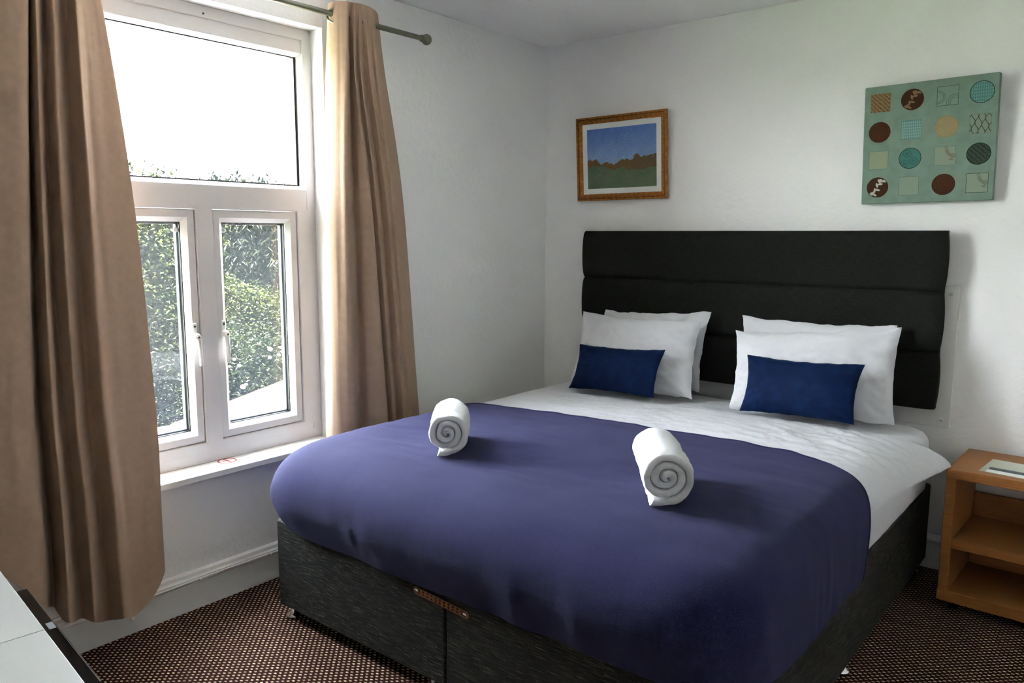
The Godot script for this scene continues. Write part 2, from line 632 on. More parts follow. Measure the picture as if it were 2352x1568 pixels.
# ---------------------------------------------------------------- window
func window() -> void:
	var at := Vector3(-0.1, OY0, 2.088)
	var w := Node3D.new()
	w.name = "window_1"
	add_child(w)
	w.position = at
	origins[w] = at
	tag(w, "white plastic window with a large top light over two casements", "window", "", "structure")
	var pl := func(z, y, d): return Vector3(d, y, z)
	var a := Acc.new()
	# outer frame with a stepped inner edge
	a.ring(OZ0, OZ1, OY0 + 0.02, OY1, [Vector2(0, -0.155), Vector2(0, -0.083), Vector2(0.002, -0.08), Vector2(0.043, -0.08), Vector2(0.046, -0.083), Vector2(0.046, -0.155)], pl)
	part("frame", a, M["window plastic"], w)
	var gz0 := OZ0 + 0.056
	var gz1 := OZ1 - 0.056
	a = Acc.new()
	a.box(Vector3(-0.15, 2.192, OZ0 + 0.045), Vector3(-0.086, 2.250, OZ1 - 0.045), 0.003)
	part("head_rail", a, M["window plastic"], w)
	a = Acc.new()
	a.ring(OZ0 + 0.040, OZ1 - 0.040, 1.627, 2.197, [Vector2(0, -0.15), Vector2(0, -0.088), Vector2(0.004, -0.087), Vector2(0.017, -0.104), Vector2(0.017, -0.15)], pl)
	part("glazing_bead", a, M["window plastic"], w)
	a = Acc.new()
	a.box(Vector3(-0.15, 1.536, OZ0 + 0.045), Vector3(-0.079, 1.630, OZ1 - 0.045), 0.003)
	part("transom", a, M["window plastic"], w)
	# mullion with pointed ends
	a = Acc.new()
	var hexa := [Vector2(0.034, 0.605), Vector2(0.0, 0.572), Vector2(-0.034, 0.605), Vector2(-0.034, 1.545), Vector2(0.0, 1.572), Vector2(0.034, 1.545)]
	a.prism(hexa, Vector3(-0.15, 0, 2.088), Vector3(-0.0775, 0, 2.088), func(q): return Vector3(0, q.y, q.x))
	part("mullion", a, M["window plastic"], w)
	# one wide bar round each casement
	a = Acc.new()
	a.box(Vector3(-0.15, OY0 + 0.06, OZ0 + 0.045), Vector3(-0.0795, 0.618, OZ1 - 0.045), 0.003)
	part("bottom_rail", a, M["window plastic"], w)
	for z in [[OZ0 + 0.04, 1.660], [2.516, OZ1 - 0.04]]:
		a = Acc.new()
		a.box(Vector3(-0.15, 0.60, z[0]), Vector3(-0.0797, 1.545, z[1]), 0.003)
		part("side_rail", a, M["window plastic"], w)
	# top light
	a = Acc.new()
	a.box(Vector3(-0.124, 1.640, gz0 - 0.01), Vector3(-0.118, 2.19, gz1 + 0.01), 0.0005)
	part("pane", a, M["pane glass"], w, "clear pane of the large top light")
	a = Acc.new()
	a.ring(gz0 + 0.006, gz1 - 0.006, 1.643, 2.186, [Vector2(0, -0.128), Vector2(0, -0.110), Vector2(0.006, -0.112), Vector2(0.006, -0.128)], pl)
	part("gasket", a, M["gasket"], w, "dark rubber gasket")
	a = Acc.new()
	a.ring(gz0 - 0.004, gz1 + 0.004, 1.640, 2.189, [Vector2(0, -0.142), Vector2(0, -0.1245), Vector2(0.011, -0.1245), Vector2(0.011, -0.142)], pl)
	part("spacer_bar", a, M["spacer"], w, "dark spacer bar in the double glazing")
	a = Acc.new()
	a.lathe(Basis(Vector3.UP, Vector3.RIGHT, Vector3.FORWARD), Vector3(-0.0805, 2.262, 2.05), [Vector2(0.004, 0), Vector2(0.004, 0.0025), Vector2(0.0, 0.003)], 10)
	part("screw", a, M["screw"], w)
	# casements
	for s in [[1.6625, 2.0515, 2.027, -1.0], [2.1245, 2.5135, 2.149, 1.0]]:
		var z0: float = s[0]
		var z1: float = s[1]
		a = Acc.new()
		a.ring(z0, z1, 0.6205, 1.5335, [Vector2(0, -0.15), Vector2(0, -0.089), Vector2(0.003, -0.086), Vector2(0.030, -0.086), Vector2(0.034, -0.090), Vector2(0.048, -0.104), Vector2(0.048, -0.15)], pl)
		var sash := part("casement", a, M["window plastic"], w)
		a = Acc.new()
		a.ring(z0 + 0.046, z1 - 0.046, 0.6665, 1.4875, [Vector2(0, -0.13), Vector2(0, -0.106), Vector2(0.005, -0.109), Vector2(0.005, -0.13)], pl)
		part("gasket", a, M["gasket"], sash, "dark rubber gasket")
		a = Acc.new()
		a.box(Vector3(-0.123, 0.668, z0 + 0.047), Vector3(-0.117, 1.487, z1 - 0.047), 0.0005)
		part("pane", a, M["pane glass"], sash)
		a = Acc.new()
		a.ring(z0 + 0.044, z1 - 0.044, 0.6645, 1.4895, [Vector2(0, -0.142), Vector2(0, -0.1235), Vector2(0.013, -0.1235), Vector2(0.013, -0.142)], pl)
		part("spacer_bar", a, M["spacer"], sash, "dark spacer bar in the double glazing")
		# round white restrictor dot in the upper inner corner of the glass
		var dz: float = z1 - 0.062 if s[3] < 0 else z0 + 0.062
		a = Acc.new()
		a.lathe(Basis(Vector3.UP, Vector3.RIGHT, Vector3.FORWARD), Vector3(-0.117, 1.455, dz), [Vector2(0.010, 0), Vector2(0.010, 0.003), Vector2(0.006, 0.005), Vector2(0.0, 0.005)], 14)
		part("glass_sticker", a, M["handle plastic"], sash, "small round white disc on the glass")
		# cockspur handle
		var hz: float = s[2]
		a = Acc.new()
		a.box(Vector3(-0.0865, 1.028, hz - 0.0095), Vector3(-0.078, 1.098, hz + 0.0095), 0.003)
		a.lathe(Basis(Vector3.UP, Vector3.RIGHT, Vector3.FORWARD), Vector3(-0.079, 1.046, hz), [Vector2(0.014, 0), Vector2(0.0135, 0.018), Vector2(0.010, 0.026), Vector2(0.0, 0.028)], 16)
		var lever := []
		var rad := []
		for k in 12:
			var t := k / 11.0
			lever.append(Vector3(-0.060 + 0.012 * sin(t * PI * 0.6), 1.046 - 0.112 * t, hz + s[3] * -0.004 * t))
			rad.append(0.0085 - 0.0015 * t + 0.001 * sin(t * PI))
		a.tube(lever, rad, 12)
		part("handle", a, M["handle plastic"], sash, "white window handle hanging down")
		for p in [Vector3(-0.0785, 1.084, hz), Vector3(-0.0505, 1.045, hz)]:
			a = Acc.new()
			a.lathe(Basis(Vector3.UP, Vector3.RIGHT, Vector3.FORWARD), p, [Vector2(0.0042, 0), Vector2(0.0042, 0.0015), Vector2(0.0, 0.0012)], 10)
			part("screw", a, M["screw"], sash)
	# window board
	a = Acc.new()
	a.box(Vector3(-0.16, OY0 - 0.004, OZ0 - 0.0), Vector3(0.002, 0.535, OZ1), 0.001)
	a.box(Vector3(0.0005, 0.505, OZ0 - 0.055), Vector3(0.04, 0.535, OZ1 + 0.055), 0.005)
	structure("trim_1", a, M["sill paint"], "white painted window sill board below the casements", "window sill")
	# no-smoking sticker
	var c := Vector3(-0.045, 0.5353, 2.060)
	var st := thing("no_smoking_sticker", c, "round red and white no-smoking sticker on the window sill", "sticker")
	a = Acc.new()
	a.lathe(Basis.IDENTITY, c, [Vector2(0.0385, 0.0), Vector2(0.0385, 0.0004), Vector2(0.0, 0.0004)], 40)
	part("film", a, M["sticker film"], st)
	a = Acc.new()
	a.lathe(Basis.IDENTITY, c, [Vector2(0.0375, 0.0004), Vector2(0.0375, 0.0007), Vector2(0.0315, 0.0007), Vector2(0.0315, 0.0004)], 40)
	a.box(c + Vector3(-0.034, 0.0004, -0.0028), c + Vector3(0.034, 0.0008, 0.0028), 0.0001)
	part("red_ring", a, M["red print"], st)
	a = Acc.new()
	a.box(c + Vector3(-0.0025, 0.0004, -0.022), c + Vector3(0.0025, 0.0006, 0.019), 0.0001)
	for k in 5:
		a.box(c + Vector3(-0.006 - k * 0.002, 0.0004, 0.012 + 0.002 * sin(k * 1.7)), c + Vector3(-0.0045 - k * 0.002, 0.0006, 0.014 + 0.002 * sin(k * 1.7)), 0.0001)
	part("cigarette", a, M["grey print"], st)

# ---------------------------------------------------------------- curtains
const CURTAIN_LEFT := [
	[0.170,2.188,2.892, 0.200,2.201,2.816, 0.190,2.222,2.745, 0.030,2.271,2.681, 0.130,2.243,2.712, 0.170,2.235,2.711, 0.075,2.269,2.653, 0.170,2.245,2.670, 0.075,2.284,2.598, 0.170,2.260,2.611, 0.135,2.276,2.577, 0.100,2.294,2.539, 0.075,2.308,2.505],
	[0.170,1.604,2.938, 0.200,1.607,2.861, 0.190,1.612,2.790, 0.030,1.624,2.721, 0.130,1.618,2.742, 0.170,1.616,2.740, 0.075,1.624,2.686, 0.170,1.619,2.687, 0.075,1.628,2.612, 0.170,1.624,2.611, 0.135,1.628,2.571, 0.100,1.633,2.503, 0.075,1.639,2.432],
	[0.170,0.990,2.986, 0.200,0.981,2.909, 0.190,0.968,2.829, 0.030,0.934,2.750, 0.130,0.950,2.762, 0.170,0.954,2.757, 0.075,0.932,2.698, 0.170,0.944,2.694, 0.075,0.920,2.619, 0.170,0.931,2.611, 0.135,0.919,2.562, 0.100,0.901,2.475, 0.075,0.885,2.395],
	[0.190,0.649,3.004, 0.224,0.635,2.927, 0.213,0.608,2.839, 0.034,0.542,2.752, 0.146,0.572,2.765, 0.190,0.581,2.759, 0.084,0.537,2.691, 0.190,0.562,2.691, 0.084,0.514,2.610, 0.190,0.538,2.606, 0.151,0.514,2.552, 0.112,0.482,2.470, 0.084,0.455,2.398],
	[0.204,0.485,3.014, 0.240,0.429,2.941, 0.228,0.307,2.851, 0.036,0.209,2.760, 0.156,0.207,2.775, 0.204,0.212,2.767, 0.090,0.158,2.692, 0.204,0.183,2.696, 0.090,0.119,2.610, 0.204,0.161,2.606, 0.162,0.137,2.549, 0.120,0.153,2.469, 0.090,0.223,2.401],
]
const CURTAIN_RIGHT := [
	[0.050,2.373,1.572, 0.090,2.372,1.591, 0.130,2.373,1.583, 0.150,2.376,1.548, 0.124,2.385,1.520, 0.124,2.386,1.505, 0.145,2.380,1.508, 0.124,2.389,1.477, 0.130,2.388,1.468, 0.124,2.392,1.449, 0.124,2.390,1.431, 0.124,2.389,1.412, 0.124,2.383,1.384, 0.055,2.394,1.304],
	[0.050,2.097,1.590, 0.090,2.091,1.601, 0.130,2.088,1.586, 0.150,2.090,1.556, 0.070,2.112,1.481, 0.120,2.102,1.501, 0.145,2.097,1.515, 0.090,2.113,1.453, 0.130,2.106,1.468, 0.080,2.122,1.406, 0.120,2.116,1.412, 0.085,2.128,1.362, 0.100,2.128,1.350, 0.055,2.146,1.270],
	[0.050,1.581,1.614, 0.090,1.580,1.620, 0.130,1.580,1.599, 0.150,1.580,1.572, 0.070,1.586,1.477, 0.120,1.584,1.480, 0.145,1.585,1.448, 0.090,1.588,1.394, 0.130,1.587,1.398, 0.080,1.590,1.335, 0.120,1.589,1.334, 0.085,1.592,1.288, 0.100,1.592,1.270, 0.055,1.597,1.173],
	[0.050,0.706,1.639, 0.090,0.711,1.635, 0.130,0.712,1.605, 0.150,0.707,1.555, 0.070,0.681,1.470, 0.120,0.685,1.452, 0.145,0.677,1.387, 0.090,0.659,1.326, 0.130,0.665,1.327, 0.080,0.648,1.266, 0.120,0.652,1.256, 0.085,0.638,1.205, 0.100,0.636,1.182, 0.055,0.615,1.094],
	[0.050,0.039,1.657, 0.090,0.046,1.644, 0.130,0.045,1.607, 0.150,0.027,1.537, 0.070,-0.019,1.461, 0.120,-0.018,1.424, 0.145,-0.042,1.328, 0.090,-0.079,1.260, 0.130,-0.069,1.258, 0.080,-0.102,1.199, 0.120,-0.097,1.180, 0.085,-0.125,1.124, 0.100,-0.130,1.097, 0.055,-0.168,1.017],
]

func curtain_mesh(rows: Array, low: float, per: int, nv: int, wrinkle: float, sd: int) -> Acc:
	var nc: int = rows[0].size() / 3
	var nu := (nc - 1) * per + 1
	var cols := []
	for c in nc:
		var k := []
		for r in rows.size():
			var q := Vector3(rows[r][c * 3], rows[r][c * 3 + 1], rows[r][c * 3 + 2])
			k.append(q)
		if k[-1].y < low:
			var f: float = (k[-2].y - low) / (k[-2].y - k[-1].y)
			k[-1] = k[-2].lerp(k[-1], f)
		cols.append(k)
	var nz := noise(sd, 2.2, 3)
	var p := PackedVector3Array()
	var uvs := PackedVector2Array()
	for i in nu:
		for j in nv:
			var t := float(j) / (nv - 1)
			var f := float(i) / (nu - 1) * (nc - 1)
			var k := mini(int(f), nc - 2)
			var q: Vector3 = cat(along(cols[maxi(k - 1, 0)], t), along(cols[k], t), along(cols[k + 1], t), along(cols[mini(k + 2, nc - 1)], t), f - k)
			var d := nz.get_noise_3d(i * 0.05, q.y * 0.35, 3.0) * wrinkle + noise_fine.get_noise_2d(i * 3.0, q.y * 160.0) * wrinkle * 0.25 * smoothstep(0.9, 0.2, q.y)
			q.x += d
			q.x = maxf(q.x, 0.045 if q.y < 0.56 else 0.008)
			p.append(q)
			uvs.append(Vector2(i * 0.015, q.y))
	var a := Acc.new()
	a.grid(p, nu, nv, false, false, uvs)
	return a

var noise_fine := noise(77, 0.06, 2)

func curtains() -> void:
	var a := curtain_mesh(CURTAIN_LEFT, 0.02, 10, 60, 0.006, 81)
	var at := Vector3(0.14, 0.14, 2.7)
	single("curtain", a, M["curtain cloth"], at, "taupe floor-length curtain bunched beside the white desk", "curtain")
	a = curtain_mesh(CURTAIN_RIGHT, 0.05, 10, 60, 0.004, 82)
	at = Vector3(0.1, 0.05, 1.35)
	var cr := thing("curtain", at, "taupe curtain with an eyelet top hanging between window and bed", "curtain")
	part("drape", a, M["curtain cloth"], cr)
	a = Acc.new()
	var path := []
	var c := Vector3(0.108, 2.318, 1.590)
	var u := Vector3(0.75, 0, -0.66).normalized()
	for k in 25:
		var t := TAU * k / 24.0
		path.append(c + u * cos(t) * 0.024 + Vector3.UP * sin(t) * 0.024)
	a.tube(path, 0.005, 8, false)
	part("eyelet", a, M["steel"], cr, "steel ring in the curtain heading")
	# pole
	var r := thing("curtain_pole", Vector3(0.1, 2.325, 2.1), "brushed steel curtain pole with a ball finial", "curtain pole")
	a = Acc.new()
	a.tube([Vector3(0.1, 2.326, 1.085), Vector3(0.1, 2.326, 2.0), Vector3(0.1, 2.326, 3.2)], 0.0115, 16)
	part("pole", a, M["steel"], r)
	for e in [[1.085, -1.0], [3.2, 1.0]]:
		var fin := Acc.new()
		var b := Basis(Vector3.RIGHT, Vector3(0, 0, e[1]), Vector3.UP)
		fin.lathe(b, Vector3(0.1, 2.326, e[0]), [Vector2(0.0, -0.004), Vector2(0.0145, -0.004), Vector2(0.0155, -0.001), Vector2(0.0155, 0.003), Vector2(0.0125, 0.005), Vector2(0.0105, 0.008), Vector2(0.0135, 0.012), Vector2(0.0195, 0.017), Vector2(0.0235, 0.024), Vector2(0.025, 0.032), Vector2(0.0235, 0.040), Vector2(0.019, 0.0475), Vector2(0.012, 0.0525), Vector2(0.0, 0.0545)], 24)
		part("finial", fin, M["steel"], r, "round steel ball finial")
	for z in [1.40, 2.95]:
		a = Acc.new()
		a.tube([Vector3(0.001, 2.326, z), Vector3(0.05, 2.326, z), Vector3(0.0895, 2.326, z)], 0.006, 10)
		a.lathe(Basis(Vector3.UP, Vector3.RIGHT, Vector3.FORWARD), Vector3(0.0005, 2.326, z), [Vector2(0.022, 0), Vector2(0.022, 0.004), Vector2(0.0, 0.006)], 16)
		part("bracket", a, M["steel"], r)

# ---------------------------------------------------------------- bed
const BX0 := 0.315
const BX1 := 2.115
const BZ1 := 2.082
const BTOP := 0.385

func bed() -> void:
	var t := thing("divan_base", Vector3(1.215, 0.0, 1.06), "dark grey woven divan bed base on chrome castors", "bed base")
	for s in [[BX0, 1.1905], [1.1935, BX1]]:
		var a := Acc.new()
		a.box(Vector3(s[0], 0.05, 0.04), Vector3(s[1], BTOP, BZ1), 0.006)
		part("base_half", a, M["base cloth"], t)
	for p in [[BX0 + 0.045, BZ1 - 0.03], [1.10, BZ1 - 0.05], [1.29, BZ1 - 0.05], [BX1 - 0.05, BZ1 - 0.05], [BX0 + 0.05, 0.12], [BX1 - 0.035, 0.12], [BX1 - 0.03, 1.12]]:
		var a := Acc.new()
		a.lathe(Basis.IDENTITY, Vector3(p[0], 0.0, p[1]), [Vector2(0.0, 0.0), Vector2(0.020, 0.0), Vector2(0.027, 0.005), Vector2(0.028, 0.011), Vector2(0.022, 0.018), Vector2(0.011, 0.026), Vector2(0.009, 0.052)], 20)
		part("castor", a, M["chrome"], t, "round chrome foot")
	# copper linking bar across the joint
	var z := BZ1 + 0.002
	var rot := atan2(-0.013, 0.207)
	var xf := Transform3D(Basis(Vector3.BACK, rot), Vector3(1.176, 0.327, z))
	var a := Acc.new()
	a.xf = xf
	# bar outline with rounded ends, pierced by two rows of slots: built from strips between them
	var hw := 0.107
	var hh := 0.0115
	for q in [[-hh, -0.0085], [-0.0018, 0.0018], [0.0085, hh]]:
		a.box(Vector3(-hw, q[0], 0), Vector3(hw, q[1], 0.0022), 0.0004)
	for k in 12:
		var x0 := -hw + k * 0.0182
		a.box(Vector3(x0, -hh, 0.0001), Vector3(x0 + 0.0105, hh, 0.0021), 0.0003)
	for s in [-1.0, 1.0]:
		a.lathe(Basis(Vector3.RIGHT, Vector3.BACK, Vector3.UP), Vector3(s * hw, 0, 0), [Vector2(hh, 0), Vector2(hh, 0.002), Vector2(0, 0.0022)], 16)
	var bar := part("linking_bar", a, M["copper"], t, "perforated copper linking bar across the joint")
	for s in [-1.0, 1.0]:
		a = Acc.new()
		a.xf = xf
		a.lathe(Basis(Vector3.RIGHT, Vector3.BACK, Vector3.UP), Vector3(s * (hw - 0.004), -0.001 * s, 0.002), [Vector2(0.0065, 0), Vector2(0.006, 0.0025), Vector2(0.0035, 0.0042), Vector2(0, 0.0048)], 14)
		part("screw", a, M["chrome"], bar)
	# headboard of three padded bands
	var h := thing("headboard", Vector3(1.215, 0.71, 0.05), "charcoal fabric headboard with three padded horizontal bands", "headboard")
	var ys := [0.713, 0.956, 1.210, 1.462]
	for k in 3:
		part("padded_band", padded(0.326, 2.108, ys[k], ys[k + 1], 0.028, 0.098), M["headboard cloth"], h)
	a = Acc.new()
	a.box(Vector3(0.34, 0.725, 0.018), Vector3(2.095, 1.45, 0.032), 0.002)
	part("backing_board", a, M["headboard cloth"], h)
	for x in [0.60, 1.83]:
		a = Acc.new()
		a.box(Vector3(x - 0.03, 0.30, 0.0185), Vector3(x + 0.03, 0.74, 0.0385), 0.002)
		part("strut", a, M["headboard cloth"], h)
	# mattress in a fitted sheet
	a = rounded_block(Vector3(BX0 - 0.0, BTOP + 0.001, 0.10), Vector3(BX1 + 0.004, 0.648, BZ1 - 0.03), 0.055, 0.02, 0.003, 91)
	single("mattress", a, M["cotton"], Vector3(1.215, BTOP, 1.06), "white mattress in a fitted sheet on the divan base", "mattress")

func padded(x0: float, x1: float, y0: float, y1: float, z0: float, z1: float) -> Acc:
	# an upholstered band: flat face, rounded long edges that meet the next band in a crease, sides that belly out
	var prof := []
	var hh := (y1 - y0) * 0.5
	var yc := (y0 + y1) * 0.5
	var nseg := 26
	for k in nseg + 1:
		var s := float(k) / nseg * 2.0 - 1.0   # -1 .. 1 up the face
		var e := 1.0 - pow(absf(s), 7.0)
		prof.append(Vector3(yc + s * hh, z1 - 0.016 * (1.0 - sqrt(maxf(e, 0.0))), 1.0 - s * s))
	var a := Acc.new()
	var nx := 60
	var p := PackedVector3Array()
	for i in nx + 1:
		var t := float(i) / nx
		for q in prof:
			var bul: float = 0.009 * q.z
			var x := lerpf(x0 - bul, x1 + bul, t)
			# roll the face back at both ends
			var d := minf(t, 1.0 - t) * (x1 - x0)
			var roll := 0.018 * pow(maxf(0.0, 1.0 - d / 0.03), 2.0)
			p.append(Vector3(x, q.x, q.y - roll))
	a.grid(p, nx + 1, prof.size())
	var first := true
	for e in [0, nx]:
		var g := PackedVector3Array()
		for q in prof.size():
			var f: Vector3 = p[e * prof.size() + q]
			g.append(f)
			g.append(Vector3(f.x + (0.002 if e == 0 else -0.002), f.y, z0))
		a.grid(g, prof.size(), 2, false, e == 0)
	# closed top, bottom and back
	a.flat([Vector3(x0, y1, p[prof.size() - 1].z), Vector3(x1, y1, p[prof.size() - 1].z), Vector3(x1, y1, z0), Vector3(x0, y1, z0)], Vector3((x0 + x1) / 2, yc, (z0 + z1) / 2))
	a.flat([Vector3(x0, y0, p[0].z), Vector3(x1, y0, p[0].z), Vector3(x1, y0, z0), Vector3(x0, y0, z0)], Vector3((x0 + x1) / 2, yc, (z0 + z1) / 2))
	a.flat([Vector3(x0, y0, z0), Vector3(x1, y0, z0), Vector3(x1, y1, z0), Vector3(x0, y1, z0)], Vector3((x0 + x1) / 2, yc, z1))
	return a

func rounded_block(lo: Vector3, hi: Vector3, r: float, rb: float, amp: float, sd: int) -> Acc:
	# a soft block: rounded-rectangle rings from the bottom to the top
	var rings := []
	for k in 5:
		var t := k / 4.0 * PI / 2
		rings.append(Vector2(rb * (1 - sin(t)), lo.y + rb * (1 - cos(t))))
	for k in 6:
		rings.append(Vector2(-0.006 * sin(PI * (k + 1) / 7.0), lerpf(lo.y + rb, hi.y - r, (k + 1) / 7.0)))
	for k in 9:
		var t := k / 8.0 * PI / 2
		rings.append(Vector2(r * (1 - cos(t)), hi.y - r + r * sin(t)))
	var nz := noise(sd, 6.0, 3)
	var p := PackedVector3Array()
	var per := 160
	for q in rings:
		var x0: float = lo.x + q.x
		var x1: float = hi.x - q.x
		var z0: float = lo.z + q.x
		var z1: float = hi.z - q.x
		for k in per:
			var pt := round_rect(x0, x1, z0, z1, float(k) / per)
			var d := nz.get_noise_3d(pt.x * 3.0, q.y, pt.y * 3.0) * amp
			p.append(Vector3(pt.x + d, q.y + (d if q.y > hi.y - 0.02 else 0.0), pt.y + d))
	# top: shrink towards the middle
	var a := Acc.new()
	var nr := rings.size()
	var mid := (lo + hi) * 0.5
	for k in 6:
		for m in per:
			var e: Vector3 = p[(nr - 1) * per + m]
			p.append(Vector3(lerpf(e.x, mid.x, (k + 1) / 6.0), hi.y, lerpf(e.z, mid.z, (k + 1) / 6.0)))
	var w := PackedVector3Array()
	# grid wants p[i * nv + j] with i round the block
	for i in per:
		for j in nr + 6:
			w.append(p[j * per + i])
	a.grid(w, per, nr + 6, true)
	orient(a, mid)
	return a

func round_rect(x0: float, x1: float, z0: float, z1: float, t: float) -> Vector2:
	# a point on a rounded rectangle; t runs round it by side and corner
	var k := int(t * 4.0)
	var f := t * 4.0 - k
	var rr := [0.09, 0.17, 0.17, 0.09]
	var c := [Vector2(x1 - rr[0], z0 + rr[0]), Vector2(x1 - rr[1], z1 - rr[1]), Vector2(x0 + rr[2], z1 - rr[2]), Vector2(x0 + rr[3], z0 + rr[3])]
	var r: float = rr[k]
	var ang0 := -PI / 2 + k * PI / 2
	if f < 0.25:
		var an := ang0 + f / 0.25 * PI / 2
		return c[k] + Vector2(cos(an), sin(an)) * r
	var ea: Vector2 = c[k] + Vector2(cos(ang0 + PI / 2), sin(ang0 + PI / 2)) * r
	var n2 := (k + 1) % 4
	var eb: Vector2 = c[n2] + Vector2(cos(ang0 + PI / 2), sin(ang0 + PI / 2)) * rr[n2]
	return ea.lerp(eb, (f - 0.25) / 0.75)

func orient(a: Acc, inside: Vector3) -> void:
	var s := 0.0
	for k in a.v.size():
		s += a.n[k].dot((a.v[k] - inside).normalized())
	if s < 0:
		for k in a.n.size():
			a.n[k] = -a.n[k]
	a.fix(0)

# A cover laid over the bed: flat on top, falling over the left side, the foot and the right side.
# Profiles are Vector2(distance out from the bed edge, height); all start at the same inset.
func cover(c: Dictionary) -> PackedVector3Array:
	var inset: float = -c.foot[0].x
	var xl: float = BX0 + inset
	var xr: float = BX1 - inset
	var zf: float = BZ1 - inset
	var nz1 := noise(c.seed, 1.0, 3)
	var p := PackedVector3Array()
	var nl: int = c.nl
	var nt: int = c.nt
	var nr: int = c.nr
	var nzt: int = c.nz
	var nf: int = c.nf
	for i in nl + nt + nr + 1:
		var mx := 0.0
		var sg := 0.0
		var x := 0.0
		var aa := 0.0
		if i < nl:
			mx = 1.0 - float(i) / nl
			sg = -1.0
			x = xl
			aa = -mx
		elif i <= nl + nt:
			aa = float(i - nl) / nt
			x = lerpf(xl, xr, aa)
		else:
			mx = float(i - nl - nt) / nr
			sg = 1.0
			x = xr
			aa = 1.0 + mx
		var zh := keyed(c.head, aa)
		for j in nzt + nf + 1:
			var q: Vector3
			var mz := 0.0
			var z := 0.0
			if j <= nzt:
				z = lerpf(zh, zf, float(j) / nzt)
			else:
				mz = float(j - nzt) / nf
				z = zf
			var m := maxf(mx, mz)
			if m == 0.0:
				q = Vector3(x, c.foot[0].y, z)
			else:
				var an := atan2(mz, mx)
				var side: Array = c.left if sg < 0 else c.right
				var e: Vector2 = along(side, m) if mz == 0.0 else (along(c.foot, m) if mx == 0.0 else along(side, m).lerp(along(c.foot, m), an / (PI / 2)))
				var o := e.x + inset
				var full := pow(pow(cos(an), 3.0) + pow(sin(an), 3.0), -1.0 / 3.0)   # a fuller corner than a round one
				q = Vector3(x + sg * cos(an) * o * full, e.y, z + sin(an) * o * full)
			q = c.shape.call(q, aa, m, float(j) / nzt, mz)
			p.append(q)
	return p

func lerp_along(pts: Array, t: float) -> Vector2:
	return along(pts, t)

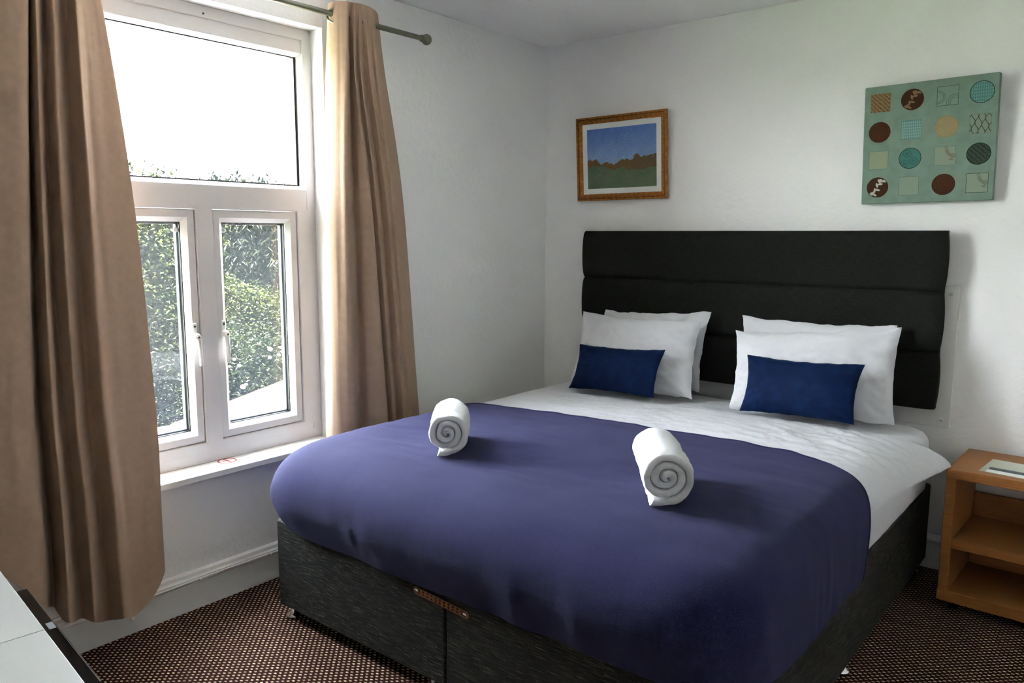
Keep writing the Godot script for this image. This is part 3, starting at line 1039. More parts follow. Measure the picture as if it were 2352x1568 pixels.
func bedding() -> void:
	var soft := noise(101, 1.6, 3)
	var creases := noise(103, 5.0, 3)
	# duvet in a white cover
	var c := {
		"seed": 5, "nl": 16, "nt": 90, "nr": 30, "nz": 90, "nf": 20,
		"foot": [Vector2(-0.24, 0.678), Vector2(-0.155, 0.673), Vector2(-0.07, 0.651), Vector2(-0.002, 0.608), Vector2(0.036, 0.552), Vector2(0.046, 0.49), Vector2(0.034, 0.44), Vector2(0.020, 0.405)],
		"left": [Vector2(-0.24, 0.678), Vector2(-0.155, 0.673), Vector2(-0.07, 0.654), Vector2(0.005, 0.612), Vector2(0.05, 0.552), Vector2(0.06, 0.49), Vector2(0.05, 0.44), Vector2(0.03, 0.41)],
		"right": [Vector2(-0.24, 0.678), Vector2(-0.18, 0.676), Vector2(-0.12, 0.671), Vector2(-0.065, 0.658), Vector2(-0.02, 0.634), Vector2(0.008, 0.602), Vector2(0.018, 0.57), Vector2(0.018, 0.545)],
		"head": [Vector2(-1, 0.56), Vector2(0, 0.53), Vector2(0.3, 0.51), Vector2(0.6, 0.47), Vector2(0.85, 0.47), Vector2(1.0, 0.46), Vector2(1.5, 0.44), Vector2(2.0, 0.40)],
		"shape": func(q: Vector3, aa: float, m: float, t: float, mz: float) -> Vector3:
			q.y += 0.008 * soft.get_noise_2d(q.x * 1.2, q.z * 1.2) * (1.0 - m)
			# creases fan out from under the blanket towards the right head corner
			var wr := creases.get_noise_2d(q.x * 0.55 + q.z * 0.25, q.z * 1.9 - q.x * 0.5)
			var bare := 1.0 - smoothstep(0.86, 1.02, q.z)
			var ridge := pow(1.0 - absf(wr), 5.0) * 0.010 * smoothstep(1.0, 2.0, q.x) * bare
			q.y += ridge * (1.0 - 0.6 * m) + 0.003 * creases.get_noise_2d(q.x * 1.3, q.z * 1.1) * bare
			# the loose corner stands away from the mattress
			var k := smoothstep(1.0, 2.0, aa) * pow(maxf(0.0, 1.0 - t / 0.55), 2.0) * (1.0 - mz)
			q.x += 0.105 * k
			q.y += 0.012 * k * m
			q.z -= 0.03 * k * m
			# pressed in under the throw
			var under := smoothstep(1.05, 1.25, q.z)
			q.y -= 0.010 * under
			if aa < 0.0 or aa > 1.0: q.x -= signf(aa - 0.5) * 0.030 * under * m
			q.z -= 0.030 * mz
			# head edge tucks down on the sheet
			q.y -= 0.022 * pow(maxf(0.0, 1.0 - t * 14.0), 2.0) * (1.0 - m)
			return q,
	}
	var p := cover(c)
	var a := Acc.new()
	a.grid(p, 16 + 90 + 30 + 1, 90 + 20 + 1)
	up(a)
	single("duvet", a, M["cotton"], Vector3(1.215, 0.66, 1.2), "white cotton duvet spread under the navy throw", "duvet")
	# navy throw over the foot half
	c = {
		"seed": 6, "nl": 36, "nt": 90, "nr": 36, "nz": 60, "nf": 40,
		"foot": [Vector2(-0.24, 0.690), Vector2(-0.15, 0.686), Vector2(-0.06, 0.665), Vector2(0.012, 0.622), Vector2(0.055, 0.56), Vector2(0.066, 0.49), Vector2(0.045, 0.425), Vector2(0.018, 0.365)],
		"left": [Vector2(-0.24, 0.690), Vector2(-0.15, 0.686), Vector2(-0.06, 0.668), Vector2(0.02, 0.625), Vector2(0.07, 0.56), Vector2(0.08, 0.49), Vector2(0.06, 0.43), Vector2(0.02, 0.39)],
		"right": [Vector2(-0.24, 0.690), Vector2(-0.17, 0.688), Vector2(-0.10, 0.682), Vector2(-0.035, 0.668), Vector2(0.014, 0.628), Vector2(0.038, 0.56), Vector2(0.044, 0.46), Vector2(0.042, 0.372)],
		"head": [Vector2(-1, 1.17), Vector2(-0.4, 1.15), Vector2(0, 1.12), Vector2(0.35, 1.06), Vector2(0.7, 1.01), Vector2(0.9, 1.02), Vector2(1.0, 1.03), Vector2(1.4, 1.10), Vector2(2.0, 1.20)],
		"shape": func(q: Vector3, aa: float, m: float, t: float, mz: float) -> Vector3:
			q.y += (0.008 * soft.get_noise_2d(q.x * 1.2, q.z * 1.2) + 0.005 * soft.get_noise_2d(q.x * 1.4 + 9.0, q.z * 3.6)) * (1.0 - m)
			var w := soft.get_noise_3d(q.x * 2.2, q.y * 0.8, q.z * 2.2)
			var drop := smoothstep(0.35, 1.0, m)
			# soft upright folds in the overhang
			var s := sin(q.x * 9.0 + q.z * 8.0 + w * 3.0)
			if mz > 0.0:
				q.z += (0.014 * maxf(w, -0.25) + 0.005 * s) * drop
			if aa < 0.0 or aa > 1.0:
				q.x += signf(aa - 0.5) * (0.012 * maxf(w, -0.25) + 0.004 * s) * drop
			q.y += 0.006 * w * drop
			return q,
	}
	p = cover(c)
	var nu := 36 + 90 + 36 + 1
	var nv := 60 + 40 + 1
	a = Acc.new()
	a.grid(p, nu, nv)
	up(a)
	var th := thing("throw_blanket", Vector3(1.215, 0.69, 1.6), "navy blue fleece throw laid across the foot of the bed", "blanket")
	part("throw_cloth", a, M["fleece"], th)
	a = Acc.new()
	var edge := []
	for i in nu:
		edge.append(p[i * nv] + Vector3(0, 0.001, 0))
	a.tube(edge, 0.0035, 8)
	part("stitched_hem", a, M["fleece"], th)

func up(a: Acc) -> void:
	# a cover faces up and out
	var s := 0.0
	for k in a.n.size():
		s += a.n[k].y
	if s < 0:
		for k in a.n.size():
			a.n[k] = -a.n[k]
	a.fix(0)

# ---------------------------------------------------------------- pillows
func pillow(tl: Vector3, tr: Vector3, br: Vector3, bl: Vector3, front: float, back: float, pinch: float, amp: float, sd: int, ruffle := 1.0) -> Acc:
	var nu := 48
	var nv := 36
	var face := (tr - tl).cross(bl - tl).normalized()
	if face.z < 0: face = -face
	var nz := noise(sd, 1.0, 3)
	var a := Acc.new()
	var mid := (tl + tr + bl + br) * 0.25
	for side in [1.0, -1.0]:
		var p := PackedVector3Array()
		for i in nu + 1:
			for j in nv + 1:
				var u := float(i) / nu
				var v := float(j) / nv
				var su := u * 2.0 - 1.0
				var sv := v * 2.0 - 1.0
				# edges draw in between the corners
				var pu := u - pinch * su * (1.0 - sv * sv) * pow(absf(su), 3.0)
				var pv := v - pinch * 1.2 * sv * (1.0 - su * su) * pow(absf(sv), 3.0)
				var q := tl.lerp(tr, pu).lerp(bl.lerp(br, pu), pv)
				var th := pow(maxf(0.0, 1.0 - pow(absf(su), 3.0)), 0.62) * pow(maxf(0.0, 1.0 - pow(absf(sv), 2.6)), 0.62)
				var e := (1.0 - pow(absf(su), 6.0)) * (1.0 - pow(absf(sv), 6.0))
				var w := nz.get_noise_3d(u * 2.2, v * 2.2, side * 4.0) * amp + nz.get_noise_3d(su * 6.0 + sv * 4.0, sv * 5.0 - su * 4.0, 9.0 + side) * amp * 0.5
				# radiating tucks near the corners
				var cr := minf(Vector2(absf(su) - 1.0, absf(sv) - 1.0).length(), 1.0)
				var an := atan2(1.0 - absf(sv), 1.0 - absf(su))
				w += sin(an * 9.0 + sd) * amp * 0.55 * maxf(0.0, 1.0 - cr * 1.4) * minf(1.0, cr * 6.0)
				q += face * side * ((front if side > 0 else back) * th + w * minf(th * 2.0, 1.0))
				q += ruffle * (Vector3.UP * nz.get_noise_2d(u * 5.0, 20.0) * 0.010 * absf(sv) * (1.0 - e) + face * nz.get_noise_2d(u * 6.0 + v * 5.0, 30.0) * 0.012 * (1.0 - e))
				p.append(q)
		var before := a.v.size()
		a.grid(p, nu + 1, nv + 1)
		var s := 0.0
		for k in range(before, a.v.size()):
			s += a.n[k].dot(face * side)
		if s < 0:
			for k in range(before, a.v.size()):
				a.n[k] = -a.n[k]
		a.fix(before)
	return a

func cushion(tl, tr, br, bl, front, back, pinch, amp, sd) -> Acc:
	return pillow(tl, tr, br, bl, front, back, pinch, amp, sd, 0.35)

func pillows() -> void:
	var g := "white bed pillows"
	single("pillow", pillow(Vector3(0.53, 1.045, 0.165), Vector3(1.128, 1.072, 0.155), Vector3(1.105, 0.675, 0.20), Vector3(0.44, 0.675, 0.24), 0.045, 0.04, 0.03, 0.010, 201), M["cotton"], Vector3(0.8, 0.67, 0.2), "white pillow against the headboard, hidden behind the pillow nearer the window", "pillow", g)
	single("pillow", pillow(Vector3(0.455, 1.036, 0.265), Vector3(1.125, 1.032, 0.255), Vector3(1.135, 0.672, 0.345), Vector3(0.505, 0.670, 0.46), 0.062, 0.05, 0.025, 0.014, 202), M["cotton"], Vector3(0.8, 0.67, 0.35), "white pillow nearer the window with a navy cushion against it", "pillow", g)
	single("pillow", pillow(Vector3(1.288, 1.066, 0.16), Vector3(1.965, 1.066, 0.155), Vector3(1.97, 0.675, 0.20), Vector3(1.30, 0.675, 0.22), 0.045, 0.04, 0.03, 0.012, 203), M["cotton"], Vector3(1.64, 0.67, 0.2), "white pillow standing behind the pillow nearer the nightstand", "pillow", g)
	single("pillow", pillow(Vector3(1.312, 1.004, 0.285), Vector3(2.000, 1.068, 0.235), Vector3(2.012, 0.672, 0.300), Vector3(1.365, 0.670, 0.445), 0.062, 0.05, 0.025, 0.014, 204), M["cotton"], Vector3(1.67, 0.67, 0.35), "white pillow nearer the nightstand with a navy cushion against it", "pillow", g)
	g = "navy velvet cushions"
	single("cushion", cushion(Vector3(0.545, 0.889, 0.425), Vector3(1.033, 0.906, 0.425), Vector3(1.018, 0.684, 0.500), Vector3(0.545, 0.675, 0.52), 0.045, 0.03, 0.035, 0.006, 211), M["cushion velvet"], Vector3(0.78, 0.68, 0.48), "small navy velvet cushion leaning on the pillow nearer the window", "cushion", g)
	single("cushion", cushion(Vector3(1.428, 0.921, 0.42), Vector3(1.911, 0.927, 0.40), Vector3(1.903, 0.690, 0.47), Vector3(1.436, 0.684, 0.50), 0.045, 0.03, 0.035, 0.008, 212), M["cushion velvet"], Vector3(1.67, 0.68, 0.46), "small navy velvet cushion leaning on the pillow nearer the nightstand", "cushion", g)

# ---------------------------------------------------------------- towels
func towel(base: Vector3, dir: Vector3, length: float, radius: float, turns: float, end_angle: float, hand: float, sd: int) -> Acc:
	# a sheet of thick terry rolled into a spiral; base is the point under the front end
	var d := dir.normalized()
	var s := d.cross(Vector3.UP).normalized()
	var r0 := 0.010
	var th := (radius - r0) / turns
	var nth := int(turns * 40)
	var nz := noise(sd, 14.0, 3)
	var c := base + Vector3.UP * (radius * 0.965)
	# stations along the length: [position 0..1 from front to back, share of the thickness, pull in]
	var st := [[0.0, 0.25, 0.010], [0.004, 0.62, 0.004], [0.016, 0.86, 0.001], [0.04, 0.95, 0.0]]
	var m := 14
	for k in m:
		st.append([0.08 + 0.84 * k / (m - 1), 0.97, 0.0])
	st.append_array([[0.96, 0.95, 0.0], [0.984, 0.86, 0.001], [0.996, 0.62, 0.004], [1.0, 0.25, 0.010]])
	var a := Acc.new()
	var outer := PackedVector3Array()
	var inner := PackedVector3Array()
	var ns := st.size()
	for k in nth + 1:
		var t := float(k) / nth
		var tot := turns * TAU
		var ang := end_angle - hand * tot * (1.0 - t)
		var rr := r0 + th * turns * t
		# the last of the wrap leaves the roll as a loose tail
		var loose := pow(maxf(0.0, (t - 0.965) / 0.035), 2.0) * 0.006
		var tele := 0.008 * sin(t * 9.0 + sd) * (1.0 - t) - 0.004 * sin(t * 23.0)
		for q in st:
			var half: float = th * 0.5 * q[1]
			var mid := rr - th * 0.5
			for w in 2:
				var r: float = mid + (half if w == 0 else -half)
				r = maxf(r, 0.002)
				var pos: Vector3 = d * (-length * (q[0] as float) + tele * (1.0 - 2.0 * q[0]))
				var pt: Vector3 = c + pos + (s * cos(ang) + Vector3.UP * sin(ang) * 0.965) * (r + loose)
				pt += (s * cos(ang) + Vector3.UP * sin(ang)) * nz.get_noise_3d(pt.x, pt.y, pt.z) * 0.006
				pt.y = maxf(pt.y, base.y + 0.0005)
				if w == 0: outer.append(pt)
				else: inner.append(pt)
	a.grid(outer, nth + 1, ns)
	var axis_fix := func(first: int, outward: float) -> void:
		for k in range(first, a.v.size()):
			var rel: Vector3 = a.v[k] - c
			rel -= d * rel.dot(d)
			if a.n[k].dot(rel) * outward < 0:
				a.n[k] = -a.n[k]
		a.fix(first)
	axis_fix.call(0, 1.0)
	var f := a.v.size()
	a.grid(inner, nth + 1, ns)
	axis_fix.call(f, -1.0)
	# rolled ends and the free edges
	for e in [0, ns - 1]:
		var g := PackedVector3Array()
		for k in nth + 1:
			g.append(outer[k * ns + e])
			g.append(inner[k * ns + e])
		f = a.v.size()
		a.grid(g, nth + 1, 2)
		for k in range(f, a.v.size()):
			a.n[k] = d * (1.0 if e == 0 else -1.0)
		a.fix(f)
	for k in [0, nth]:
		var g := PackedVector3Array()
		for j in ns:
			g.append(outer[k * ns + j])
			g.append(inner[k * ns + j])
		a.grid(g, ns, 2)
	return a

func towels() -> void:
	var g := "rolled white towels"
	single("rolled_towel", towel(Vector3(0.972, 0.694, 1.84), Vector3(0.66, 0, 0.75), 0.28, 0.081, 3.1, deg_to_rad(-68), 1.0, 301), M["terry"], Vector3(0.9, 0.69, 1.7), "rolled white towel on the navy throw nearer the window", "towel", g)
	single("rolled_towel", towel(Vector3(1.787, 0.694, 1.815), Vector3(0.58, 0, 0.81), 0.31, 0.086, 3.2, deg_to_rad(-62), 1.0, 302), M["terry"], Vector3(1.7, 0.69, 1.6), "rolled white towel on the navy throw nearer the nightstand", "towel", g)

# ---------------------------------------------------------------- pictures
func canvas_image() -> Image:
	# sixteen printed motifs, squares and discs by turns, on sage green
	var size := 768
	var im := Image.create(size, size, false, Image.FORMAT_RGB8)
	var base := Color(0.47, 0.55, 0.495)
	var gn := grey(401, size, size, 0.01, 4)
	var fn := grey(402, size, size, 0.4, 1)
	for y in size:
		for x in size:
			im.set_pixel(x, y, base * (0.93 + 0.10 * gn.get_pixel(x, y).r + 0.05 * fn.get_pixel(x, y).r))
	var brown := Color(0.265, 0.175, 0.13)
	var tan := Color(0.58, 0.49, 0.34)
	var dark := Color(0.12, 0.17, 0.15)
	var pale := Color(0.53, 0.585, 0.51)
	var teal := Color(0.28, 0.45, 0.42)
	# [row, column, disc?, fill, ink, outline, pattern]
	var list := [
		[0, 0, false, tan, brown, tan * 0.8, "lattice"], [0, 1, true, brown, Color(0.62, 0.52, 0.40), brown, "leaves"], [0, 2, false, base * 1.03, dark, dark, "dots"], [0, 3, true, Color(0.33, 0.50, 0.47), Color(0.50, 0.64, 0.62), dark, "dashes"],
		[1, 0, true, brown, Color(0.52, 0.30, 0.18), brown, "rings"], [1, 1, false, Color(0.50, 0.62, 0.58), Color(0.26, 0.44, 0.46), teal, "dashes"], [1, 2, true, Color(0.57, 0.52, 0.38), Color(0.63, 0.58, 0.44), tan, "scribble"], [1, 3, false, pale * 0.95, dark, pale * 0.8, "waves"],
		[2, 0, false, Color(0.56, 0.60, 0.49), Color(0.61, 0.62, 0.51), teal, "lines"], [2, 1, true, teal, Color(0.17, 0.36, 0.32), dark, "arcs"], [2, 2, false, pale, Color(0.47, 0.42, 0.36), teal, "leaves_right"], [2, 3, true, Color(0.19, 0.22, 0.19), Color(0.32, 0.37, 0.32), dark, "lattice"],
		[3, 0, true, brown, Color(0.86, 0.89, 0.84), brown, "leaves"], [3, 1, false, pale, Color(0.46, 0.57, 0.52), teal * 0.9, "ripple"], [3, 2, true, brown, Color(0.46, 0.26, 0.17), brown, "rings"], [3, 3, false, pale, Color(0.42, 0.46, 0.40), dark * 0.7, "leaves_right"],
	]
	var cx := [0.125, 0.375, 0.64, 0.885]
	var cy := [0.135, 0.385, 0.625, 0.86]
	var sn := noise(403, 0.05, 2)
	for q in list:
		var mx: float = cx[q[1]] * size
		var my: float = cy[q[0]] * size
		var r := 0.088 * size if q[2] else 0.079 * size
		for y in range(int(my - r) - 3, int(my + r) + 4):
			for x in range(int(mx - r) - 3, int(mx + r) + 4):
				if x < 0 or y < 0 or x >= size or y >= size: continue
				var u := (x - mx) / r
				var v := (y - my) / r
				var d: float = Vector2(u, v).length() if q[2] else maxf(absf(u), absf(v))
				if d > 1.0: continue
				var c: Color = q[3]
				var ink := 0.0
				match q[6]:
					"lattice":
						var gx := fposmod(u * 4.5, 1.0)
						var gy := fposmod(v * 4.5, 1.0)
						var odd := (int(floor(u * 4.5)) + int(floor(v * 4.5))) % 2 == 0
						ink = 1.0 if (gx < 0.28 if odd else gy < 0.28) or absf(gx - 0.62) < 0.1 and not odd or absf(gy - 0.62) < 0.1 and odd else 0.0
					"leaves", "leaves_right":
						for k in 13:
							var t := k / 12.0
							var px := lerpf(-0.75, 0.7, t) if q[6] == "leaves" else lerpf(0.0, 0.75, t)
							var py := (0.75 - 1.45 * t + 0.25 * sin(t * 7.0)) if q[6] == "leaves" else (-0.8 + 1.3 * t + 0.2 * sin(t * 6.0))
							var an := t * 2.0 + (0.8 if k % 2 == 0 else -1.1)
							var w := Vector2(u - px, v - py).rotated(an)
							if pow((w.x - 0.15) / 0.24, 2) + pow(w.y / 0.10, 2) < 1.0: ink = 0.9
					"dots":
						for k in 2:
							var cc := Vector2(0.75, 0.75) if k == 0 else Vector2(-0.9, 0.1)
							var e := Vector2(u, v) - cc
							for rr in [0.5, 0.66, 0.85]:
								if absf(e.length() - rr) < 0.035 and fposmod(e.angle() * 9.0, 1.0) < 0.55 and (rr < 0.8 or k == 0): ink = 0.75
					"dashes":
						ink = 1.0 if fposmod(u * 5.5 + 0.5, 1.0) < 0.42 and fposmod(v * 3.4 + 0.3, 1.0) < 0.62 else 0.0
					"rings":
						ink = 0.9 if fposmod(d * 6.0, 1.0) < 0.22 and fposmod(atan2(v, u) * 6.0, 1.0) < 0.8 else 0.0
					"scribble":
						ink = clampf(absf(sin(u * 14.0 + 4.0 * sn.get_noise_2d(x, y) + v * 9.0)) * 1.4 - 0.5, 0.0, 1.0)
					"waves":
						for k in 7:
							var xx := -0.95 + k * 0.31 + 0.16 * sin(v * 4.2 + k * 2.6)
							if absf(u - xx) < 0.035: ink = 0.95
					"lines":
						ink = 0.6 if fposmod(v * 9.0, 1.0) < 0.4 else 0.0
					"arcs":
						for k in 3:
							var e2 := Vector2(u - [0.3, -0.25, -0.5][k], v - [0.25, -0.45, 0.5][k])
							if absf(e2.length() - 0.33) < 0.05 or e2.length() < 0.16: ink = 0.7
					"ripple":
						ink = 0.8 if fposmod(v * 3.6 + 0.35 * sin(u * 6.0), 1.0) < 0.25 else 0.0
				c = c.lerp(q[4], ink * (0.8 + 0.4 * (fn.get_pixel(x, y).r - 0.5)))
				if d > 0.965 - (0.02 if q[2] else 0.0): c = q[5]
				im.set_pixel(x, y, c)
	return im

func print_image() -> Image:
	# a plain generic stand-in for the framed print: soft colour fields in the same colours
	var w := 256
	var h := 192
	var im := Image.create(w, h, false, Image.FORMAT_RGB8)
	var n1 := noise(411, 0.02, 4)
	var n2 := noise(412, 0.12, 2)
	for y in h:
		for x in w:
			var u := float(x) / w
			var v := float(y) / h
			var k := n1.get_noise_2d(x, y) * 0.16
			var f := n2.get_noise_2d(x * 0.5, y * 2.0) * 0.05
			var c := Color(0.34, 0.47, 0.72).lerp(Color(0.55, 0.66, 0.80), clampf(v * 1.6 + k, 0, 1))
			# low hills and a meadow
			if v + k * 0.6 > 0.52 + 0.06 * sin(u * 5.0): c = Color(0.50, 0.36, 0.20).lerp(Color(0.40, 0.34, 0.24), u)
			if v + k * 0.5 > 0.66 - 0.05 * cos(u * 4.0): c = Color(0.43, 0.47, 0.40).lerp(Color(0.33, 0.44, 0.30), clampf(0.5 + k * 4.0, 0, 1))
			im.set_pixel(x, y, Color(c.r + f, c.g + f, c.b + f))
	return im

func wall_things() -> void:
	# framed print, leaning out a little at the top as it hangs on its wire
	var lean := deg_to_rad(3.3)
	var xf := Transform3D(Basis(Vector3.RIGHT, lean), Vector3(0.245, 1.627, 0.0125)) * Transform3D(Basis(Vector3.BACK, deg_to_rad(0.3)), Vector3.ZERO)
	var W := 0.556
	var H := 0.446
	var t := thing("framed_picture", Vector3(0.52, 1.63, 0.02), "small framed print in a gilt wooden frame with a white mount", "picture")
	var pl := func(x, y, d): return Vector3(x, y, d)
	var a := Acc.new()
	a.xf = xf
	a.ring(0, W, 0, H, [Vector2(0, 0), Vector2(0, 0.016), Vector2(0.003, 0.020), Vector2(0.008, 0.020), Vector2(0.011, 0.016), Vector2(0.014, 0.015), Vector2(0.017, 0.016), Vector2(0.021, 0.0175), Vector2(0.0275, 0.012), Vector2(0.030, 0.010), Vector2(0.0335, 0.010), Vector2(0.036, 0.006), Vector2(0.036, 0.0)], pl)
	part("frame", a, M["gilt wood"], t)
	a = Acc.new()
	a.xf = xf
	a.ring(0.0105, W - 0.0105, 0.0105, H - 0.0105, [Vector2(0, 0.0), Vector2(0, 0.0163), Vector2(0.003, 0.0163), Vector2(0.003, 0.0)], pl)
	part("frame_groove", a, M["gilt dark"], t, "dark line round the frame moulding")
	a = Acc.new()
	a.xf = xf
	a.ring(0.033, W - 0.033, 0.033, H - 0.033, [Vector2(0, 0.001), Vector2(0, 0.0055), Vector2(0.030, 0.0055), Vector2(0.0315, 0.0043), Vector2(0.0315, 0.001)], pl)
	part("mount", a, M["mount card"], t, "white card mount")
	a = Acc.new()
	a.xf = xf
	var x0 := 0.062
	var y0 := 0.062
	var x1 := W - 0.062
	var y1 := H - 0.062
	a.grid(PackedVector3Array([Vector3(x0, y1, 0.0044), Vector3(x0, y0, 0.0044), Vector3(x1, y1, 0.0044), Vector3(x1, y0, 0.0044)]), 2, 2, false, true, PackedVector2Array([Vector2(0, 0), Vector2(0, 1), Vector2(1, 0), Vector2(1, 1)]))
	var back := Acc.new()
	back.xf = xf
	back.box(Vector3(0.03, 0.03, 0.0002), Vector3(W - 0.03, H - 0.03, 0.0042), 0.0005)
	part("backing", back, M["mount card"], t)
	var m := mat("print", Color.WHITE, 0.6)
	m.albedo_texture = tex(print_image())
	part("print", a, m, t, "faded print in blues, browns and grey-greens")

	# green canvas of sixteen motifs
	t = thing("canvas_picture", Vector3(2.0, 1.58, 0.02), "square sage green canvas printed with sixteen discs and squares", "picture")
	xf = Transform3D(Basis(Vector3.RIGHT, deg_to_rad(2.5)), Vector3(1.757, 1.577, 0.003)) * Transform3D(Basis(Vector3.BACK, deg_to_rad(0.8)), Vector3.ZERO)
	W = 0.497
	H = 0.491
	a = Acc.new()
	a.xf = xf
	a.box(Vector3(0, 0, 0.0), Vector3(W, H, 0.0345), 0.003)
	m = mat("canvas side", Color(0.45, 0.52, 0.47), 0.9)
	part("stretched_canvas", a, m, t)
	a = Acc.new()
	a.xf = xf
	var e := 0.0025
	a.grid(PackedVector3Array([Vector3(e, H - e, 0.035), Vector3(e, e, 0.035), Vector3(W - e, H - e, 0.035), Vector3(W - e, e, 0.035)]), 2, 2, false, true, PackedVector2Array([Vector2(0, 0), Vector2(0, 1), Vector2(1, 0), Vector2(1, 1)]))
	m = mat("canvas print", Color.WHITE, 0.9)
	m.albedo_texture = tex(canvas_image())
	m.metallic_specular = 0.15
	part("printed_face", a, m, t)

	# white cover panel screwed to the wall behind the headboard
	t = thing("access_panel", Vector3(1.86, 0.63, 0.0), "white cover panel screwed to the wall behind the headboard", "wall panel")
	a = Acc.new()
	a.box(Vector3(1.56, 0.629, 0.0005), Vector3(2.161, 1.234, 0.010), 0.0015)
	part("board", a, M["panel paint"], t)
	for x in [1.60, 2.128]:
		for y in [0.662, 1.198]:
			a = Acc.new()
			a.lathe(Basis(Vector3.RIGHT, Vector3.BACK, Vector3.UP), Vector3(x, y, 0.0098), [Vector2(0.0085, 0), Vector2(0.0085, 0.003), Vector2(0.006, 0.0055), Vector2(0, 0.006)], 16)
			part("screw_cap", a, M["handle plastic"], t, "round white screw cap")

# ---------------------------------------------------------------- nightstand
func nightstand() -> void:
	var o := Vector3(2.228, 0.0, 0.405)   # front corner beside the bed
	var t := thing("nightstand", Vector3(2.5, 0.035, 0.21), "open-fronted light wood nightstand with two shelves beside the bed", "nightstand")
	var xf := Transform3D(Basis(Vector3.UP, deg_to_rad(-2.0)), o)
	var W := 0.62
	var D := 0.385
	var wood: Material = M["nightstand wood"]
	var b := func(called, lo, hi):
		var a := Acc.new()
		a.xf = xf
		a.box(lo, hi, 0.002)
		part(called, a, wood, t)
	b.call("top", Vector3(0, 0.524, -D), Vector3(W, 0.560, 0))
	b.call("side_panel", Vector3(0.001, 0.078, -D), Vector3(0.036, 0.5238, -0.001))
	b.call("side_panel", Vector3(W - 0.036, 0.078, -D), Vector3(W - 0.001, 0.5238, -0.001))
	b.call("shelf", Vector3(0.0362, 0.250, -D + 0.004), Vector3(W - 0.0362, 0.283, -0.002))
	b.call("bottom_board", Vector3(0, 0.034, -D), Vector3(W, 0.0778, 0))
	b.call("back_rail", Vector3(0.0362, 0.2832, -D + 0.004), Vector3(W - 0.0362, 0.385, -D + 0.020))
	b.call("back_rail", Vector3(0.0362, 0.0782, -D + 0.004), Vector3(W - 0.0362, 0.16, -D + 0.020))
	for x in [0.05, W - 0.05]:
		for z in [-0.05, -D + 0.05]:
			var a := Acc.new()
			a.xf = xf
			a.lathe(Basis.IDENTITY, Vector3(x, 0.0, z), [Vector2(0.018, 0.0), Vector2(0.018, 0.034)], 14)
			part("foot", a, M["black gloss"], t)
	# laminated sheet with a leaflet on it
	var s := thing("information_sheet", Vector3(2.5, 0.561, 0.25), "laminated information sheet with a dark teal band on the nightstand", "sheet")
	var sx := xf * Transform3D(Basis(Vector3.UP, deg_to_rad(-3.0)), Vector3(0.098, 0.5605, -0.05))
	var a := Acc.new()
	a.xf = sx
	a.box(Vector3(0.0, 0, -0.21), Vector3(0.30, 0.0012, 0.0), 0.0003)
	part("laminate", a, M["sheet tint"], s)
	a = Acc.new()
	a.xf = sx
	a.box(Vector3(0.022, 0.0012, -0.045), Vector3(0.296, 0.0022, 0.0), 0.0002)
	part("white_strip", a, M["paper"], s)
	a = Acc.new()
	a.xf = sx
	a.box(Vector3(0.022, 0.0012, -0.078), Vector3(0.296, 0.0024, -0.040), 0.0002)
	part("teal_band", a, M["teal print"], s, "dark teal printed band")

# ---------------------------------------------------------------- desk in the corner of the picture
func desk() -> void:
	var t := thing("desk", Vector3(1.0, 0.0, 3.45), "white desk with a glossy black edge strip beside the curtain", "desk")
	var e := Vector3(0.9937, 0, 0.1115)
	var xf := Transform3D(Basis(e, Vector3.UP, e.cross(Vector3.UP)), Vector3(0.905, 0.0, 3.152))
	var D := 0.52
	for s in [[-0.50, 0.3525], [0.3535, 0.82]]:
		var a := Acc.new()
		a.xf = xf
		a.box(Vector3(s[0], 0.690, 0.0), Vector3(s[1], 0.720, D), 0.0012)
		part("top_board", a, M["desk laminate"], t)
	var a := Acc.new()
	a.xf = xf
	a.box(Vector3(0.130, 0.696, -0.0215), Vector3(0.60, 0.7165, -0.0003), 0.0015)
	var st := part("edge_strip", a, M["black gloss"], t, "glossy black edge strip")
	a = Acc.new()
	a.xf = xf
	a.box(Vector3(0.33, 0.7162, -0.0222), Vector3(0.598, 0.7178, -0.0198), 0.0004)
	part("chrome_line", a, M["chrome"], st, "thin bright trim")
	a = Acc.new()
	a.xf = xf
	a.box(Vector3(0.322, 0.7163, -0.0195), Vector3(0.352, 0.7172, -0.0075), 0.0004)
	part("scuff", a, M["grey print"], st, "grey worn patch on the strip")
	for s in [-0.48, 0.77]:
		a = Acc.new()
		a.xf = xf
		a.box(Vector3(s, 0.0, 0.03), Vector3(s + 0.03, 0.6898, D - 0.02), 0.002)
		part("leg_panel", a, M["desk laminate"], t)

# ---------------------------------------------------------------- garden and roofs
func leaf_cluster(sd: int, count: int, spread: float, leaf: float, droop: float) -> ArrayMesh:
	# a spray of small folded leaves round a twig
	var rng := RandomNumberGenerator.new()
	rng.seed = sd
	var st := SurfaceTool.new()
	st.begin(Mesh.PRIMITIVE_TRIANGLES)
	for k in count:
		var at := Vector3(rng.randfn(), rng.randfn() * 0.7, rng.randfn()) * spread * 0.45
		var d := Vector3(rng.randf_range(-1, 1), rng.randf_range(-0.7, 0.6) - droop, rng.randf_range(-1, 1)).normalized()
		var s := d.cross(Vector3(rng.randf_range(-1, 1), 1.0, rng.randf_range(-1, 1))).normalized()
		var n := s.cross(d).normalized()
		var l := leaf * rng.randf_range(0.7, 1.3)
		var w := l * (0.34 if droop < 0.5 else 0.16)
		var p := [at, at + d * l * 0.5 + s * w + n * w * 0.4, at + d * l, at + d * l * 0.5 - s * w + n * w * 0.4, at + d * l * 0.5]
		for f in [[0, 1, 4], [1, 2, 4], [2, 3, 4], [3, 0, 4]]:
			for q in f:
				st.set_normal(n)
				st.add_vertex(p[q])
	st.set_material(M["leaf"])
	return st.commit()

